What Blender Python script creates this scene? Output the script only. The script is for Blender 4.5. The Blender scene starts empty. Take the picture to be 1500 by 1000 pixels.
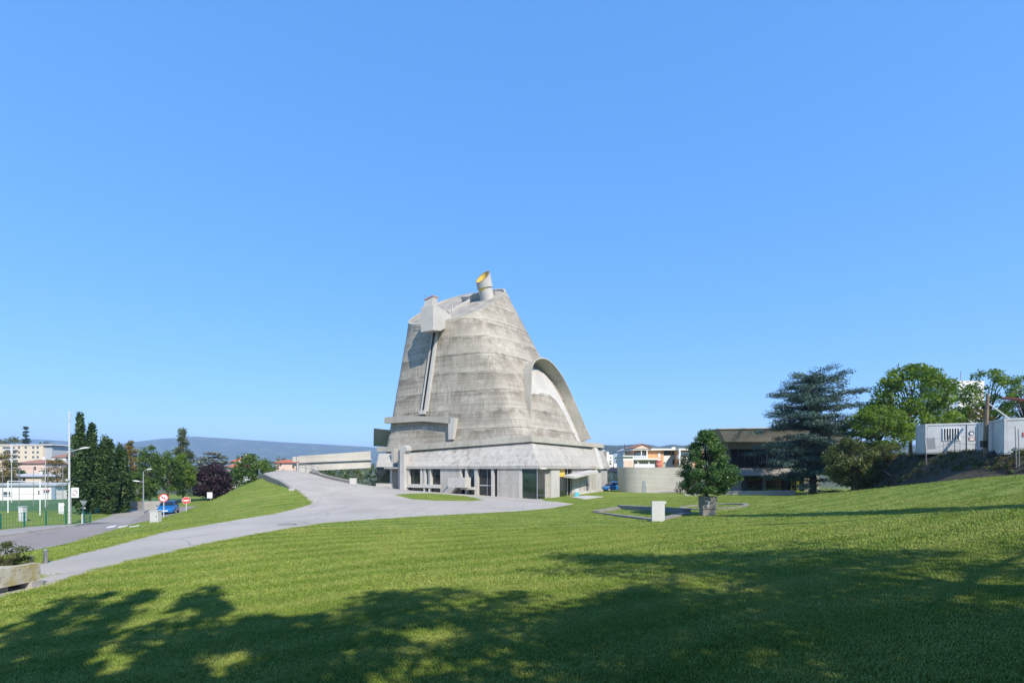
import bpy, bmesh, math, random
import numpy as np
from mathutils import Vector, Matrix
from mathutils.geometry import delaunay_2d_cdt
from mathutils.bvhtree import BVHTree

SC = bpy.context.scene
COL = SC.collection
R = math.radians
random.seed(7)
RNG = np.random.default_rng(7)

# ------------------------------------------------------------ camera, sky, sun, exposure
F, HX, HY = 708.0, 750.0, 686.0            # focal length (px of a 1500 px wide frame), horizon
cam = bpy.data.cameras.new('camera')
cam.sensor_width = 36.0
cam.lens = F / 1500.0 * 36.0
cam.shift_y = (HY - 500.0) / 1500.0
cam.clip_start = 0.1
cam.clip_end = 30000.0
cam_o = bpy.data.objects.new('camera', cam)
COL.objects.link(cam_o)
cam_o.location = (0, 0, 0)
cam_o.rotation_euler = (R(90), 0, 0)
SC.camera = cam_o

SUN_AZ, SUN_EL = R(31), R(43)              # azimuth right of straight behind the camera
TO_SUN = Vector((math.sin(SUN_AZ) * math.cos(SUN_EL), -math.cos(SUN_AZ) * math.cos(SUN_EL), math.sin(SUN_EL)))
world = bpy.data.worlds.new('World')
SC.world = world
world.use_nodes = True
wn = world.node_tree
sky = wn.nodes.new('ShaderNodeTexSky')
sky.sky_type = 'NISHITA'
sky.sun_disc = False
sky.sun_elevation = SUN_EL
sky.sun_rotation = math.atan2(TO_SUN.x, TO_SUN.y)
sky.altitude = 400
sky.air_density = 0.6
sky.dust_density = 0.0
sky.ozone_density = 6.0
wn.nodes['Background'].inputs['Strength'].default_value = 0.15
gam = wn.nodes.new('ShaderNodeGamma')
gam.inputs['Gamma'].default_value = 0.37
hsv = wn.nodes.new('ShaderNodeHueSaturation')
hsv.inputs['Saturation'].default_value = 1.98
hsv.inputs['Value'].default_value = 3.75
hsv.inputs['Hue'].default_value = 0.511
wn.links.new(sky.outputs[0], gam.inputs['Color'])
wn.links.new(gam.outputs[0], hsv.inputs['Color'])
wn.links.new(hsv.outputs[0], wn.nodes['Background'].inputs['Color'])

sun = bpy.data.lights.new('sun', 'SUN')
sun.energy = 5.0
sun.angle = R(0.53)
sun.color = (1.0, 0.92, 0.79)
sun_o = bpy.data.objects.new('sun', sun)
COL.objects.link(sun_o)
sun_o.location = (20, -40, 60)
sun_o.rotation_euler = TO_SUN.to_track_quat('Z', 'Y').to_euler()

SC.view_settings.view_transform = 'Standard'
SC.view_settings.look = 'None'
SC.view_settings.exposure = 0.45
SC.view_settings.gamma = 1.0
SC.view_settings.use_curve_mapping = False
SC.render.engine = 'CYCLES'
SC.cycles.max_bounces = 6
SC.cycles.transparent_max_bounces = 6

# ------------------------------------------------------------ materials
def _nt(name):
    m = bpy.data.materials.new(name)
    m.use_nodes = True
    nt = m.node_tree
    return m, nt, nt.nodes['Principled BSDF']

def N(nt, kind, **kw):
    n = nt.nodes.new('ShaderNode' + kind)
    for k, v in kw.items():
        if k.startswith('i_'):
            key = k[2:]
            key = int(key) if key.isdigit() else key.replace('_', ' ')
            n.inputs[key].default_value = v
        else:
            setattr(n, k, v)
    return n

def pos(nt):
    return N(nt, 'NewGeometry').outputs['Position']

def noise(nt, vec, scale, detail=4, rough=0.55, sxyz=None):
    if sxyz:
        mp = N(nt, 'Mapping')
        mp.inputs['Scale'].default_value = sxyz
        nt.links.new(vec, mp.inputs['Vector'])
        vec = mp.outputs[0]
    n = N(nt, 'TexNoise')
    n.inputs['Scale'].default_value = scale
    n.inputs['Detail'].default_value = detail
    n.inputs['Roughness'].default_value = rough
    nt.links.new(vec, n.inputs['Vector'])
    return n.outputs['Fac']

def ramp(nt, fac, stops):
    r = N(nt, 'ValToRGB')
    el = r.color_ramp.elements
    while len(el) < len(stops):
        el.new(0.5)
    for e, (p, c) in zip(el, stops):
        e.position = p
        e.color = (*c, 1) if len(c) == 3 else c
    nt.links.new(fac, r.inputs[0])
    return r.outputs[0]

def mixc(nt, fac, a, b, mode='MIX'):
    m = N(nt, 'Mix', data_type='RGBA', blend_type=mode)
    for s, v in ((0, fac), (6, a), (7, b)):
        if hasattr(v, 'is_output'):
            nt.links.new(v, m.inputs[s])
        elif s == 0:
            m.inputs[0].default_value = v
        else:
            m.inputs[s].default_value = (*v, 1)
    return m.outputs[2]

def bumpn(nt, bs, h, strength, dist=0.02):
    b = N(nt, 'Bump')
    b.inputs['Strength'].default_value = strength
    b.inputs['Distance'].default_value = dist
    nt.links.new(h, b.inputs['Height'])
    nt.links.new(b.outputs[0], bs.inputs['Normal'])

def mk(name, col, rough=0.7, var=0.12, scale=1.5, metal=0.0, spec=0.4, bump=0.0, bscale=20):
    m, nt, bs = _nt(name)
    p = pos(nt)
    f = noise(nt, p, scale, 5, 0.6)
    c = ramp(nt, f, [(0.3, [x * (1 - var) for x in col]), (0.7, [min(1, x * (1 + var)) for x in col])])
    nt.links.new(c, bs.inputs['Base Color'])
    bs.inputs['Roughness'].default_value = rough
    bs.inputs['Metallic'].default_value = metal
    bs.inputs['Specular IOR Level'].default_value = spec
    if bump:
        bumpn(nt, bs, noise(nt, p, bscale, 3), bump)
    return m

def concrete(name, col=(0.40, 0.385, 0.35), stain=0.5, boards=True, streak=0.5, warm=(0.20, 0.175, 0.135), lifts=False, lich=False):
    """board-marked, weathered concrete: blotches, rain streaks, faint horizontal board lines"""
    m, nt, bs = _nt(name)
    p = pos(nt)
    big = noise(nt, p, 0.16, 6, 0.62)
    c = ramp(nt, big, [(0.28, [x * 0.78 for x in col]), (0.5, col), (0.74, [x * 1.16 for x in col])])
    # rain streaks: stretched strongly along z
    st = noise(nt, p, 1.0, 5, 0.65, (1.5, 1.5, 0.10))
    sm = ramp(nt, st, [(0.48, (0, 0, 0)), (0.72, (1, 1, 1))])
    area = ramp(nt, noise(nt, p, 0.11, 3, 0.5, (1, 1, 1.8)), [(0.42, (0, 0, 0)), (0.62, (1, 1, 1))])
    f1 = mixc(nt, 1.0, sm, area, 'MULTIPLY')
    f1 = mixc(nt, 1.0, f1, (streak,) * 3, 'MULTIPLY')
    c = mixc(nt, f1, c, warm)
    # fine grime
    gr = ramp(nt, noise(nt, p, 2.4, 6, 0.7), [(0.45, (0, 0, 0)), (0.75, (stain,) * 3)])
    c = mixc(nt, gr, c, [x * 0.55 for x in col])
    if lich:
        lf = ramp(nt, noise(nt, p, 3.0, 6, 0.7, (1, 1, .35)), [(0.45, (0, 0, 0)), (0.6, (.8,) * 3)])
        c = mixc(nt, lf, c, (0.33, 0.26, 0.075))
        df = ramp(nt, noise(nt, p, 7.0, 6, 0.75), [(0.52, (0, 0, 0)), (0.68, (.7,) * 3)])
        c = mixc(nt, df, c, (0.10, 0.095, 0.075))
    if lifts:
        # dark run-off under every pour joint, blotchy and of uneven depth
        sx = N(nt, 'SeparateXYZ')
        wob = N(nt, 'VectorMath', operation='ADD')
        wn_ = N(nt, 'TexNoise')
        wn_.inputs['Scale'].default_value = 0.22
        wn_.inputs['Detail'].default_value = 5
        nt.links.new(p, wn_.inputs['Vector'])
        nt.links.new(p, wob.inputs[0])
        sc_ = N(nt, 'VectorMath', operation='MULTIPLY')
        sc_.inputs[1].default_value = (0, 0, 2.2)
        nt.links.new(wn_.outputs['Color'], sc_.inputs[0])
        nt.links.new(sc_.outputs[0], wob.inputs[1])
        nt.links.new(wob.outputs[0], sx.inputs[0])
        ma = N(nt, 'MATH'.title()) if False else N(nt, 'Math', operation='MULTIPLY_ADD')
        ma.inputs[1].default_value = 1 / 2.62
        ma.inputs[2].default_value = -(5.3 + 1.1) / 2.62
        nt.links.new(sx.outputs['Z'], ma.inputs[0])
        fr_ = N(nt, 'Math', operation='FRACT')
        nt.links.new(ma.outputs[0], fr_.inputs[0])
        run = ramp(nt, fr_.outputs[0], [(0.12, (0, 0, 0)), (0.90, (1, 1, 1)), (0.99, (1, 1, 1)), (1.0, (0, 0, 0))])
        pat = ramp(nt, noise(nt, p, 0.30, 6, 0.72, (1, 1, .45)), [(0.42, (0, 0, 0)), (0.56, (1, 1, 1))])
        c = mixc(nt, mixc(nt, 1.0, mixc(nt, 1.0, run, pat, 'MULTIPLY'), (1,) * 3, 'MULTIPLY'), c, (0.098, 0.078, 0.054))
        fs_ = ramp(nt, noise(nt, p, 1.0, 6, 0.75, (3.2, 3.2, .22)), [(0.47, (0, 0, 0)), (0.60, (.85,) * 3)])
        big_ = ramp(nt, noise(nt, p, 0.12, 4, 0.6), [(0.42, (0, 0, 0)), (0.6, (1, 1, 1))])
        c = mixc(nt, mixc(nt, 1.0, fs_, big_, 'MULTIPLY'), c, (0.10, 0.085, 0.065))
        li = ramp(nt, noise(nt, p, 0.45, 5, 0.7, (1, 1, 2.2)), [(0.56, (0, 0, 0)), (0.70, (.75,) * 3)])
        c = mixc(nt, li, c, (0.55, 0.51, 0.44))
    if boards:
        bd = noise(nt, p, 1.0, 2, 0.4, (0.12, 0.12, 5.5))
        c = mixc(nt, 0.38 if lifts else 0.22, c, ramp(nt, bd, [(0.35, [x * 0.72 for x in col]), (0.65, [x * 1.2 for x in col])]))
    nt.links.new(c, bs.inputs['Base Color'])
    bs.inputs['Roughness'].default_value = 0.86
    bs.inputs['Specular IOR Level'].default_value = 0.25
    bumpn(nt, bs, noise(nt, p, 5, 6, 0.7, (1, 1, 2.5)), 0.35, 0.05)
    return m

def leaf_mat(name, dark, light, accent=None, trans=0.35, rough=0.55):
    m, nt, bs = _nt(name)
    at = N(nt, 'Attribute', attribute_name='tint')
    stops = [(0.0, dark), (0.75, light)]
    if accent:
        stops.append((1.0, accent))
    c = ramp(nt, at.outputs['Fac'], stops)
    nt.links.new(c, bs.inputs['Base Color'])
    bs.inputs['Roughness'].default_value = rough
    bs.inputs['Specular IOR Level'].default_value = 0.3
    tr = N(nt, 'BsdfTranslucent')
    c2 = mixc(nt, 1.0, c, (1.25, 1.3, 0.6), 'MULTIPLY')
    nt.links.new(c2, tr.inputs['Color'])
    mx = N(nt, 'MixShader')
    mx.inputs[0].default_value = trans
    nt.links.new(bs.outputs[0], mx.inputs[1])
    nt.links.new(tr.outputs[0], mx.inputs[2])
    nt.links.new(mx.outputs[0], nt.nodes['Material Output'].inputs['Surface'])
    return m

def lawn_colour(nt):
    p = pos(nt)
    a = noise(nt, p, 0.35, 5, 0.6)
    c = ramp(nt, a, [(0.30, (0.104, 0.164, 0.021)), (0.52, (0.154, 0.216, 0.031)), (0.72, (0.250, 0.272, 0.065))])
    # faint mowing bands, running across the slope
    mow = N(nt, 'TexWave', wave_type='BANDS', bands_direction='Y')
    mow.inputs['Scale'].default_value = 0.21
    mow.inputs['Distortion'].default_value = 5.5
    mow.inputs['Detail'].default_value = 3
    mow.inputs['Detail Scale'].default_value = 1.2
    mp = N(nt, 'Mapping')
    mp.inputs['Rotation'].default_value = (0, 0, R(-24))
    nt.links.new(p, mp.inputs['Vector'])
    nt.links.new(mp.outputs[0], mow.inputs['Vector'])
    c = mixc(nt, ramp(nt, mow.outputs['Fac'], [(0.2, (0, 0, 0)), (0.9, (0.5,) * 3)]), c, (0.290, 0.315, 0.082))
    f = noise(nt, p, 4.5, 5, 0.7)
    c = mixc(nt, ramp(nt, f, [(0.35, (0.5,) * 3), (0.6, (0, 0, 0))]), c, (0.092, 0.145, 0.017))
    d = noise(nt, p, 0.9, 4, 0.6)
    c = mixc(nt, ramp(nt, d, [(0.60, (0, 0, 0)), (0.80, (0.55,) * 3)]), c, (0.33, 0.28, 0.10))
    return c, p

M = {}
M['shell'] = concrete('shell_concrete', (0.405, 0.366, 0.302), 0.85, True, 0.95, (0.125, 0.105, 0.078), lifts=True)
M['concrete'] = concrete('pale_concrete', (0.42, 0.395, 0.355), 0.6, True, 1.0, (0.155, 0.13, 0.10))
M['gutter'] = concrete('gutter_concrete', (0.40, 0.375, 0.315), 0.45, False, 0.5, (0.22, 0.20, 0.14))
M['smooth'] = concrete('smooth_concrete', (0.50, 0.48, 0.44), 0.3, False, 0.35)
M['wallc'] = concrete('precinct_wall_concrete', (0.44, 0.42, 0.37), 0.3, True, 0.3)
M['darkc'] = concrete('dark_weathered_shade_concrete', (0.26, 0.24, 0.205), 0.6, True, 0.7)  # weathered tone; its darkness also paints the shaded front of the planter
M['mossc'] = concrete('mossy_concrete', (0.50, 0.46, 0.37), 0.9, False, 1.0, (0.22, 0.17, 0.05), lich=True)
M['palered'] = mk('faded_red_paint', (0.42, 0.24, 0.21), 0.7, 0.1)
M['white'] = mk('white_paint', (0.74, 0.74, 0.72), 0.5, 0.05)
M['offwhite'] = mk('offwhite_panel', (0.52, 0.51, 0.48), 0.55, 0.06)
M['roofc'] = mk('roof_sheet', (0.30, 0.27, 0.225), 0.8, 0.35, 0.6)
M['yellow'] = mk('yellow_paint', (0.72, 0.50, 0.10), 0.6, 0.15, 3)
M['red'] = mk('red_paint', (0.55, 0.06, 0.05), 0.5, 0.08)
M['salmon'] = mk('salmon_red', (0.52, 0.15, 0.12), 0.6, 0.1)
M['dark'] = mk('dark_metal', (0.02, 0.02, 0.022), 0.5, 0.1)
M['greymetal'] = mk('galvanised_steel', (0.42, 0.43, 0.44), 0.4, 0.08, 4, 0.6)
M['steel'] = mk('brushed_steel', (0.52, 0.51, 0.50), 0.28, 0.06, 8, 0.9)
M['whitemetal'] = mk('white_enamelled_steel', (0.52, 0.525, 0.525), 0.45, 0.1)
M['greenmetal'] = mk('green_powder_coat', (0.012, 0.13, 0.10), 0.45, 0.1)
M['greymesh'] = mk('grey_wire', (0.22, 0.23, 0.24), 0.5, 0.1)
M['bluegrey'] = mk('blue_grey_paint', (0.22, 0.30, 0.36), 0.6, 0.08)
M['teal'] = mk('teal_panel', (0.02, 0.26, 0.22), 0.4, 0.08)
M['bark'] = mk('bark', (0.10, 0.075, 0.055), 0.9, 0.35, 4, bump=0.5, bscale=9)
M['wood'] = mk('weathered_wood', (0.20, 0.15, 0.105), 0.85, 0.25, 3)
M['tile'] = mk('clay_roof_tile', (0.42, 0.13, 0.065), 0.8, 0.25, 1.2)
M['tile2'] = mk('brown_roof_tile', (0.30, 0.15, 0.10), 0.8, 0.25, 1.2)
M['cream'] = mk('cream_render', (0.66, 0.56, 0.42), 0.85, 0.06, 0.3)
M['pink'] = mk('pale_pink_render', (0.70, 0.52, 0.42), 0.85, 0.05, 0.3)
M['orange'] = mk('orange_render', (0.60, 0.32, 0.15), 0.85, 0.06, 0.4)
M['white_render'] = mk('white_render', (0.74, 0.71, 0.66), 0.85, 0.05, 0.3)
M['grey_render'] = mk('grey_render', (0.42, 0.44, 0.46), 0.85, 0.06, 0.3)
M['blue_block'] = mk('blue_grey_block', (0.30, 0.38, 0.45), 0.8, 0.05, 0.2)
M['blue_paint'] = mk('car_blue', (0.012, 0.13, 0.36), 0.22, 0.03, spec=0.6)
M['rubber'] = mk('rubber', (0.015, 0.015, 0.016), 0.8, 0.1)
M['asphalt_mark'] = mk('road_paint', (0.66, 0.66, 0.63), 0.7, 0.15, 3)
M['kerb'] = mk('kerb_stone', (0.34, 0.32, 0.29), 0.85, 0.15, 2)
M['lamp_glass'] = mk('lamp_lens', (0.75, 0.76, 0.76), 0.25, 0.03)

def glass(name, col, rough=0.06):
    m, nt, bs = _nt(name)
    p = pos(nt)
    c = ramp(nt, noise(nt, p, 0.5, 3), [(0.35, [x * 0.5 for x in col]), (0.7, [x * 1.5 for x in col])])
    nt.links.new(c, bs.inputs['Base Color'])
    bs.inputs['Roughness'].default_value = rough
    bs.inputs['IOR'].default_value = 1.5
    bs.inputs['Specular IOR Level'].default_value = 0.7
    return m
M['glass'] = glass('window_glass', (0.018, 0.024, 0.026))
M['glass_y'] = glass('yellow_green_glass', (0.16, 0.17, 0.015), 0.15)
M['glass_r'] = glass('red_glass', (0.16, 0.025, 0.012), 0.15)
M['glass_g'] = glass('green_glass', (0.03, 0.055, 0.04))
M['glass_b'] = glass('grey_blue_glass', (0.07, 0.10, 0.12), 0.12)

def asphalt(name, col, var):
    m, nt, bs = _nt(name)
    p = pos(nt)
    a = noise(nt, p, 0.22, 6, 0.65)
    c = ramp(nt, a, [(0.3, [x * (1 - var) for x in col]), (0.7, [x * (1 + var) for x in col])])
    g = noise(nt, p, 38, 3, 0.8)
    c = mixc(nt, ramp(nt, g, [(0.35, (0.55,) * 3), (0.6, (0, 0, 0))]), c, [x * 0.62 for x in col])
    w = noise(nt, p, 1.0, 4, 0.6, (0.9, 0.12, 1))
    c = mixc(nt, ramp(nt, w, [(0.56, (0, 0, 0)), (0.72, (0.35,) * 3)]), c, [x * 0.66 for x in col])
    v = N(nt, 'TexVoronoi', feature='DISTANCE_TO_EDGE')
    v.inputs['Scale'].default_value = 0.16
    wv = N(nt, 'VectorMath', operation='ADD')
    nn = N(nt, 'TexNoise')
    nn.inputs['Scale'].default_value = 0.7
    nt.links.new(p, nn.inputs['Vector'])
    nt.links.new(p, wv.inputs[0])
    nt.links.new(nn.outputs['Color'], wv.inputs[1])
    nt.links.new(wv.outputs[0], v.inputs['Vector'])
    cr = ramp(nt, v.outputs['Distance'], [(0.0, (0.6,) * 3), (0.012, (0, 0, 0))])
    c = mixc(nt, cr, c, [x * 0.5 for x in col])
    nt.links.new(c, bs.inputs['Base Color'])
    bs.inputs['Roughness'].default_value = 0.88
    bumpn(nt, bs, g, 0.4, 0.01)
    return m
M['path'] = asphalt('pale_worn_asphalt', (0.40, 0.362, 0.31), 0.16)
M['road'] = asphalt('road_asphalt', (0.26, 0.225, 0.20), 0.14)
M['pave'] = asphalt('pavement_asphalt', (0.31, 0.285, 0.255), 0.12)

m, nt, bs = _nt('lawn')
c, p = lawn_colour(nt)
nt.links.new(c, bs.inputs['Base Color'])
bs.inputs['Roughness'].default_value = 0.9
bs.inputs['Specular IOR Level'].default_value = 0.15
bumpn(nt, bs, noise(nt, p, 26, 4, 0.8), 0.9, 0.05)
M['lawn'] = m
m, nt, bs = _nt('grass_blade')
c, p = lawn_colour(nt)
oi = N(nt, 'ObjectInfo')
c = mixc(nt, ramp(nt, oi.outputs['Random'], [(0.0, (0.45,) * 3), (0.5, (0, 0, 0))]), c, (0.25, 0.29, 0.065))
c = mixc(nt, 1.0, c, (1.15, 1.15, 1.1), 'MULTIPLY')
nt.links.new(c, bs.inputs['Base Color'])
bs.inputs['Roughness'].default_value = 0.6
bs.inputs['Specular IOR Level'].default_value = 0.25
M['blade'] = m
M['ground'] = mk('rough_ground', (0.085, 0.10, 0.045), 0.95, 0.4, 0.05)
M['turf'] = mk('sports_turf', (0.055, 0.125, 0.035), 0.95, 0.25, 0.3)
m, nt, bs = _nt('earth')
p = pos(nt)
c = ramp(nt, noise(nt, p, 0.8, 6, 0.7), [(0.3, (0.035, 0.027, 0.018)), (0.5, (0.075, 0.058, 0.036)), (0.62, (0.06, 0.065, 0.026)), (0.8, (0.20, 0.15, 0.085))])
nt.links.new(c, bs.inputs['Base Color'])
bs.inputs['Roughness'].default_value = 0.95
bumpn(nt, bs, noise(nt, p, 3, 6, 0.75), 1.0, 0.25)
M['earth'] = m

L_ = leaf_mat
M['leaf_broad'] = L_('broad_leaf', (0.035, 0.079, 0.015), (0.120, 0.199, 0.035), (0.208, 0.271, 0.047))
M['leaf_bright'] = L_('bright_leaf', (0.051, 0.109, 0.012), (0.196, 0.290, 0.032), (0.290, 0.348, 0.043), 0.4)
M['leaf_dark'] = L_('dark_leaf', (0.018, 0.048, 0.015), (0.073, 0.130, 0.036), (0.136, 0.200, 0.054), 0.25)
M['leaf_autumn'] = L_('autumn_leaf', (0.072, 0.080, 0.017), (0.246, 0.189, 0.036), (0.406, 0.160, 0.036), 0.35)
M['leaf_olive'] = L_('olive_leaf', (0.046, 0.065, 0.020), (0.145, 0.167, 0.051), (0.232, 0.232, 0.087))
M['leaf_purple'] = L_('purple_leaf', (0.014, 0.009, 0.014), (0.058, 0.026, 0.038), (0.102, 0.051, 0.058), 0.2)
M['leaf_cedar'] = L_('cedar_needle', (0.030, 0.064, 0.056), (0.117, 0.189, 0.160), (0.198, 0.282, 0.246), 0.12)
M['leaf_silver'] = L_('silver_needle', (0.087, 0.109, 0.094), (0.246, 0.275, 0.232), (0.377, 0.392, 0.334), 0.15)
M['leaf_glossy'] = L_('glossy_leaf', (0.026, 0.071, 0.022), (0.095, 0.180, 0.045), (0.248, 0.293, 0.079), 0.2, 0.32)
M['leaf_dry'] = L_('dry_scrub', (0.072, 0.058, 0.026), (0.189, 0.167, 0.072), (0.319, 0.261, 0.131), 0.3)

# ------------------------------------------------------------ object helpers
def tag(o, label=None, cat=None, group=None, kind=None):
    if label: o['label'] = label
    if cat: o['category'] = cat
    if group: o['group'] = group
    if kind: o['kind'] = kind
    return o

def thing(name, label, cat, loc, group=None):
    o = bpy.data.objects.new(name, None)
    o.empty_display_size = 0.3
    COL.objects.link(o)
    o.location = loc
    return tag(o, label, cat, group)

def origin(o):
    v = Vector((0, 0, 0))
    while o is not None:
        v = v + Vector(o.location)
        o = o.parent
    return v

def mesh_obj(name, verts, faces, mat, parent=None, loc=None, smooth=False, attr=None):
    """verts in world coordinates; loc = origin of a parentless object"""
    base = origin(parent) if parent is not None else Vector(loc or (0, 0, 0))
    me = bpy.data.meshes.new(name)
    if isinstance(verts, np.ndarray):
        vv = verts - np.array(base)
        n = len(vv)
        me.vertices.add(n)
        me.vertices.foreach_set('co', vv.astype(np.float32).ravel())
        k = faces.shape[1]
        me.loops.add(faces.size)
        me.loops.foreach_set('vertex_index', faces.astype(np.int32).ravel())
        me.polygons.add(len(faces))
        me.polygons.foreach_set('loop_start', np.arange(0, faces.size, k, dtype=np.int32))
        me.update(calc_edges=True)
    else:
        me.from_pydata([tuple(Vector(v) - base) for v in verts], [], faces)
        bm = bmesh.new()
        bm.from_mesh(me)
        bmesh.ops.recalc_face_normals(bm, faces=bm.faces)
        bm.to_mesh(me)
        bm.free()
    if attr is not None:
        a = me.attributes.new('tint', 'FLOAT', 'POINT')
        a.data.foreach_set('value', attr.astype(np.float32))
    if smooth:
        me.polygons.foreach_set('use_smooth', [True] * len(me.polygons))
    me.materials.append(mat)
    o = bpy.data.objects.new(name, me)
    COL.objects.link(o)
    if parent is not None:
        o.parent = parent
    else:
        o.location = base
    return o

def copy_tree(o, parent=None):
    c = o.copy()
    COL.objects.link(c)
    c.parent = parent
    for ch in list(o.children):
        copy_tree(ch, c)
    return c

V3 = Vector
UP = V3((0, 0, 1))

class MB:
    def __init__(self):
        self.v, self.f = [], []
    def add(self, vs, fs):
        b = len(self.v)
        self.v += [V3(x) for x in vs]
        self.f += [[b + i for i in f] for f in fs]
        return self
    def hexa(self, a, b):
        """two quads (4 pts each) joined to a solid"""
        return self.add(list(a) + list(b), [[0, 1, 2, 3], [7, 6, 5, 4], [0, 4, 5, 1], [1, 5, 6, 2], [2, 6, 7, 3], [3, 7, 4, 0]])
    def box(self, c, s, ax=None):
        c = V3(c)
        X, Y, Z = ax or (V3((1, 0, 0)), V3((0, 1, 0)), UP)
        x, y, z = X * (s[0] / 2), Y * (s[1] / 2), Z * (s[2] / 2)
        return self.hexa([c - x - y - z, c + x - y - z, c + x + y - z, c - x + y - z],
                         [c - x - y + z, c + x - y + z, c + x + y + z, c - x + y + z])
    def prism(self, poly, ext):
        n = len(poly)
        ext = V3(ext)
        P_ = [V3(p) for p in poly]
        return self.add(P_ + [p + ext for p in P_], [list(range(n))[::-1], list(range(n, 2 * n))] + [[i, (i + 1) % n, n + (i + 1) % n, n + i] for i in range(n)])
    def tube(self, pts, r, n=8, cap=True):
        pts = [V3(p) for p in pts]
        rs = r if isinstance(r, (list, tuple)) else [r] * len(pts)
        vs = []
        for i, p in enumerate(pts):
            d = (pts[min(i + 1, len(pts) - 1)] - pts[max(i - 1, 0)]).normalized()
            a = d.cross(V3((0.31, 0.95, 0.05)) if abs(d.y) < 0.9 else V3((1, 0, 0))).normalized()
            b = d.cross(a)
            vs += [p + (a * math.cos(2 * math.pi * k / n) + b * math.sin(2 * math.pi * k / n)) * rs[i] for k in range(n)]
        fs = [[i * n + k, i * n + (k + 1) % n, (i + 1) * n + (k + 1) % n, (i + 1) * n + k] for i in range(len(pts) - 1) for k in range(n)]
        if cap:
            fs += [list(range(n)), list(range((len(pts) - 1) * n, len(pts) * n))]
        return self.add(vs, fs)
    def sweep(self, pts, prof, side=None):
        """profile (offset sideways, up) swept along a polyline; side: list of side vectors"""
        pts = [V3(p) for p in pts]
        n = len(prof)
        vs = []
        for i, p in enumerate(pts):
            if side is not None:
                s = side[i] if isinstance(side, list) else side
            else:
                d = pts[min(i + 1, len(pts) - 1)] - pts[max(i - 1, 0)]
                s = V3((d.y, -d.x, 0)).normalized()
            vs += [p + s * a + UP * b for a, b in prof]
        fs = [[i * n + k, i * n + (k + 1) % n, (i + 1) * n + (k + 1) % n, (i + 1) * n + k] for i in range(len(pts) - 1) for k in range(n)]
        fs += [list(range(n))[::-1], list(range((len(pts) - 1) * n, len(pts) * n))]
        return self.add(vs, fs)
    def build(self, name, mat, parent=None, loc=None, smooth=False):
        return mesh_obj(name, self.v, self.f, M[mat] if isinstance(mat, str) else mat, parent, loc, smooth)

def bevel(o, w=0.02, seg=1):
    md = o.modifiers.new('bevel', 'BEVEL')
    md.width = w
    md.segments = seg
    md.limit_method = 'ANGLE'
    return o

def P(px, py, Y):
    return V3(((px - HX) / F * Y, Y, (HY - py) / F * Y))

def bpx(px0, px1, py0, py1, Y, th):
    """box whose front face at distance Y spans the given pixels, th metres deep"""
    a, b = P(px0, py1, Y), P(px1, py0, Y)
    return MB().hexa([a, V3((b.x, Y, a.z)), b, V3((a.x, Y, b.z))], [a + V3((0, th, 0)), V3((b.x, Y + th, a.z)), b + V3((0, th, 0)), V3((a.x, Y + th, b.z))])

def hit(px, py, p0, n):
    """ray through a pixel meets the plane through p0 with normal n"""
    d = P(px, py, 1.0)
    return d * (V3(p0).dot(V3(n)) / d.dot(V3(n)))

# ------------------------------------------------------------ terrain
def W(px, py, z):
    Y = -z * F / (py - HY)
    return ((px - HX) / F * Y, Y, z)
CT = [W(70, 857, -3.0), W(300, 797, -3.0), W(480, 765, -3.05), W(640, 755, -3.15), W(830, 742, -3.35), W(250, 776, -3.0), W(70, 822, -3.0),
      W(787, 731, -3.57), W(885, 722, -3.6), W(588, 717, -2.9), W(560, 713, -2.62), W(455, 735, -2.9), W(430, 716, -2.0), (-31.7, 62, -.35), (-28.0, 61.5, -.15),
      W(515, 708, -1.95), W(475, 699, -1.1), W(0, 815, -3.9), W(0, 785, -3.95), W(100, 795, -4.0), W(100, 767, -4.05), W(200, 765, -4.4), W(240, 759, -4.5),
      W(272, 749, -5.0), W(250, 753, -4.85), (-33.4, 47.5, -4.75), (-37.5, 54, -5.1), (-41, 57.5, -5.35), W(292, 744, -4.35), (-44, 68, -5.4), (-48, 60, -5.0), W(350, 718, -2.26), W(300, 737, -3.5), (-29.9, 58, -1.06), (-38, 62, -5.0), (-34, 70, -4.6), (-34, 85, -5),
      (-85, 80, -5.2), (-70, 75, -5.2), (-45, 46, -4.5), (-60, 60, -4.9), (35, 33, -.35), (36, 52, -2.9), W(1500, 740, -1.0), W(1500, 800, -1.4), W(1350, 760, -1.85), W(1040, 755, -3.05), W(965, 764, -2.95),
      W(913, 721, -3.6), W(1160, 727, -3.3), W(1000, 735, -3.3), (0, 0, -1.65), (0, -15, -1.3), (15, -10, -.9), (-15, -10, -2.8), (25, 5, -.5), (42, 18, .1), (-30, 10, -3.7), (-30, -10, -3.5),
      (0, 100, -4), (30, 92, -3.8), (60, 92, -3.8), (-20, 100, -4.5), (-25, 80, -4.6), (-18, 84, -4.0), (-24, 73, -4.0), (50, 60, -3.0), (45, 72, -3.6), (60, 30, 0.5), (-60, 30, -4.1), (-60, 0, -4),
      (40, -20, .2), (-40, -25, -3.5), (0, -40, -1), (-100, 40, -5), (-100, 100, -5.6), (100, 100, -4), (100, 20, 0.5), W(560, 820, -2.62), W(900, 820, -2.35), W(300, 880, -2.62), W(1200, 870, -1.75)]
CT = np.array(CT, float)
def _k(r2):
    return np.where(r2 > 1e-9, 0.5 * r2 * np.log(np.maximum(r2, 1e-9)), 0)
_n = len(CT)
_A = np.zeros((_n + 3, _n + 3))
_A[:_n, :_n] = _k((CT[:, None, 0] - CT[None, :, 0]) ** 2 + (CT[:, None, 1] - CT[None, :, 1]) ** 2) + np.eye(_n) * 6.0
_A[:_n, _n] = 1
_A[:_n, _n + 1:] = CT[:, :2]
_A[_n:, :_n] = _A[:_n, _n:].T
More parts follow.
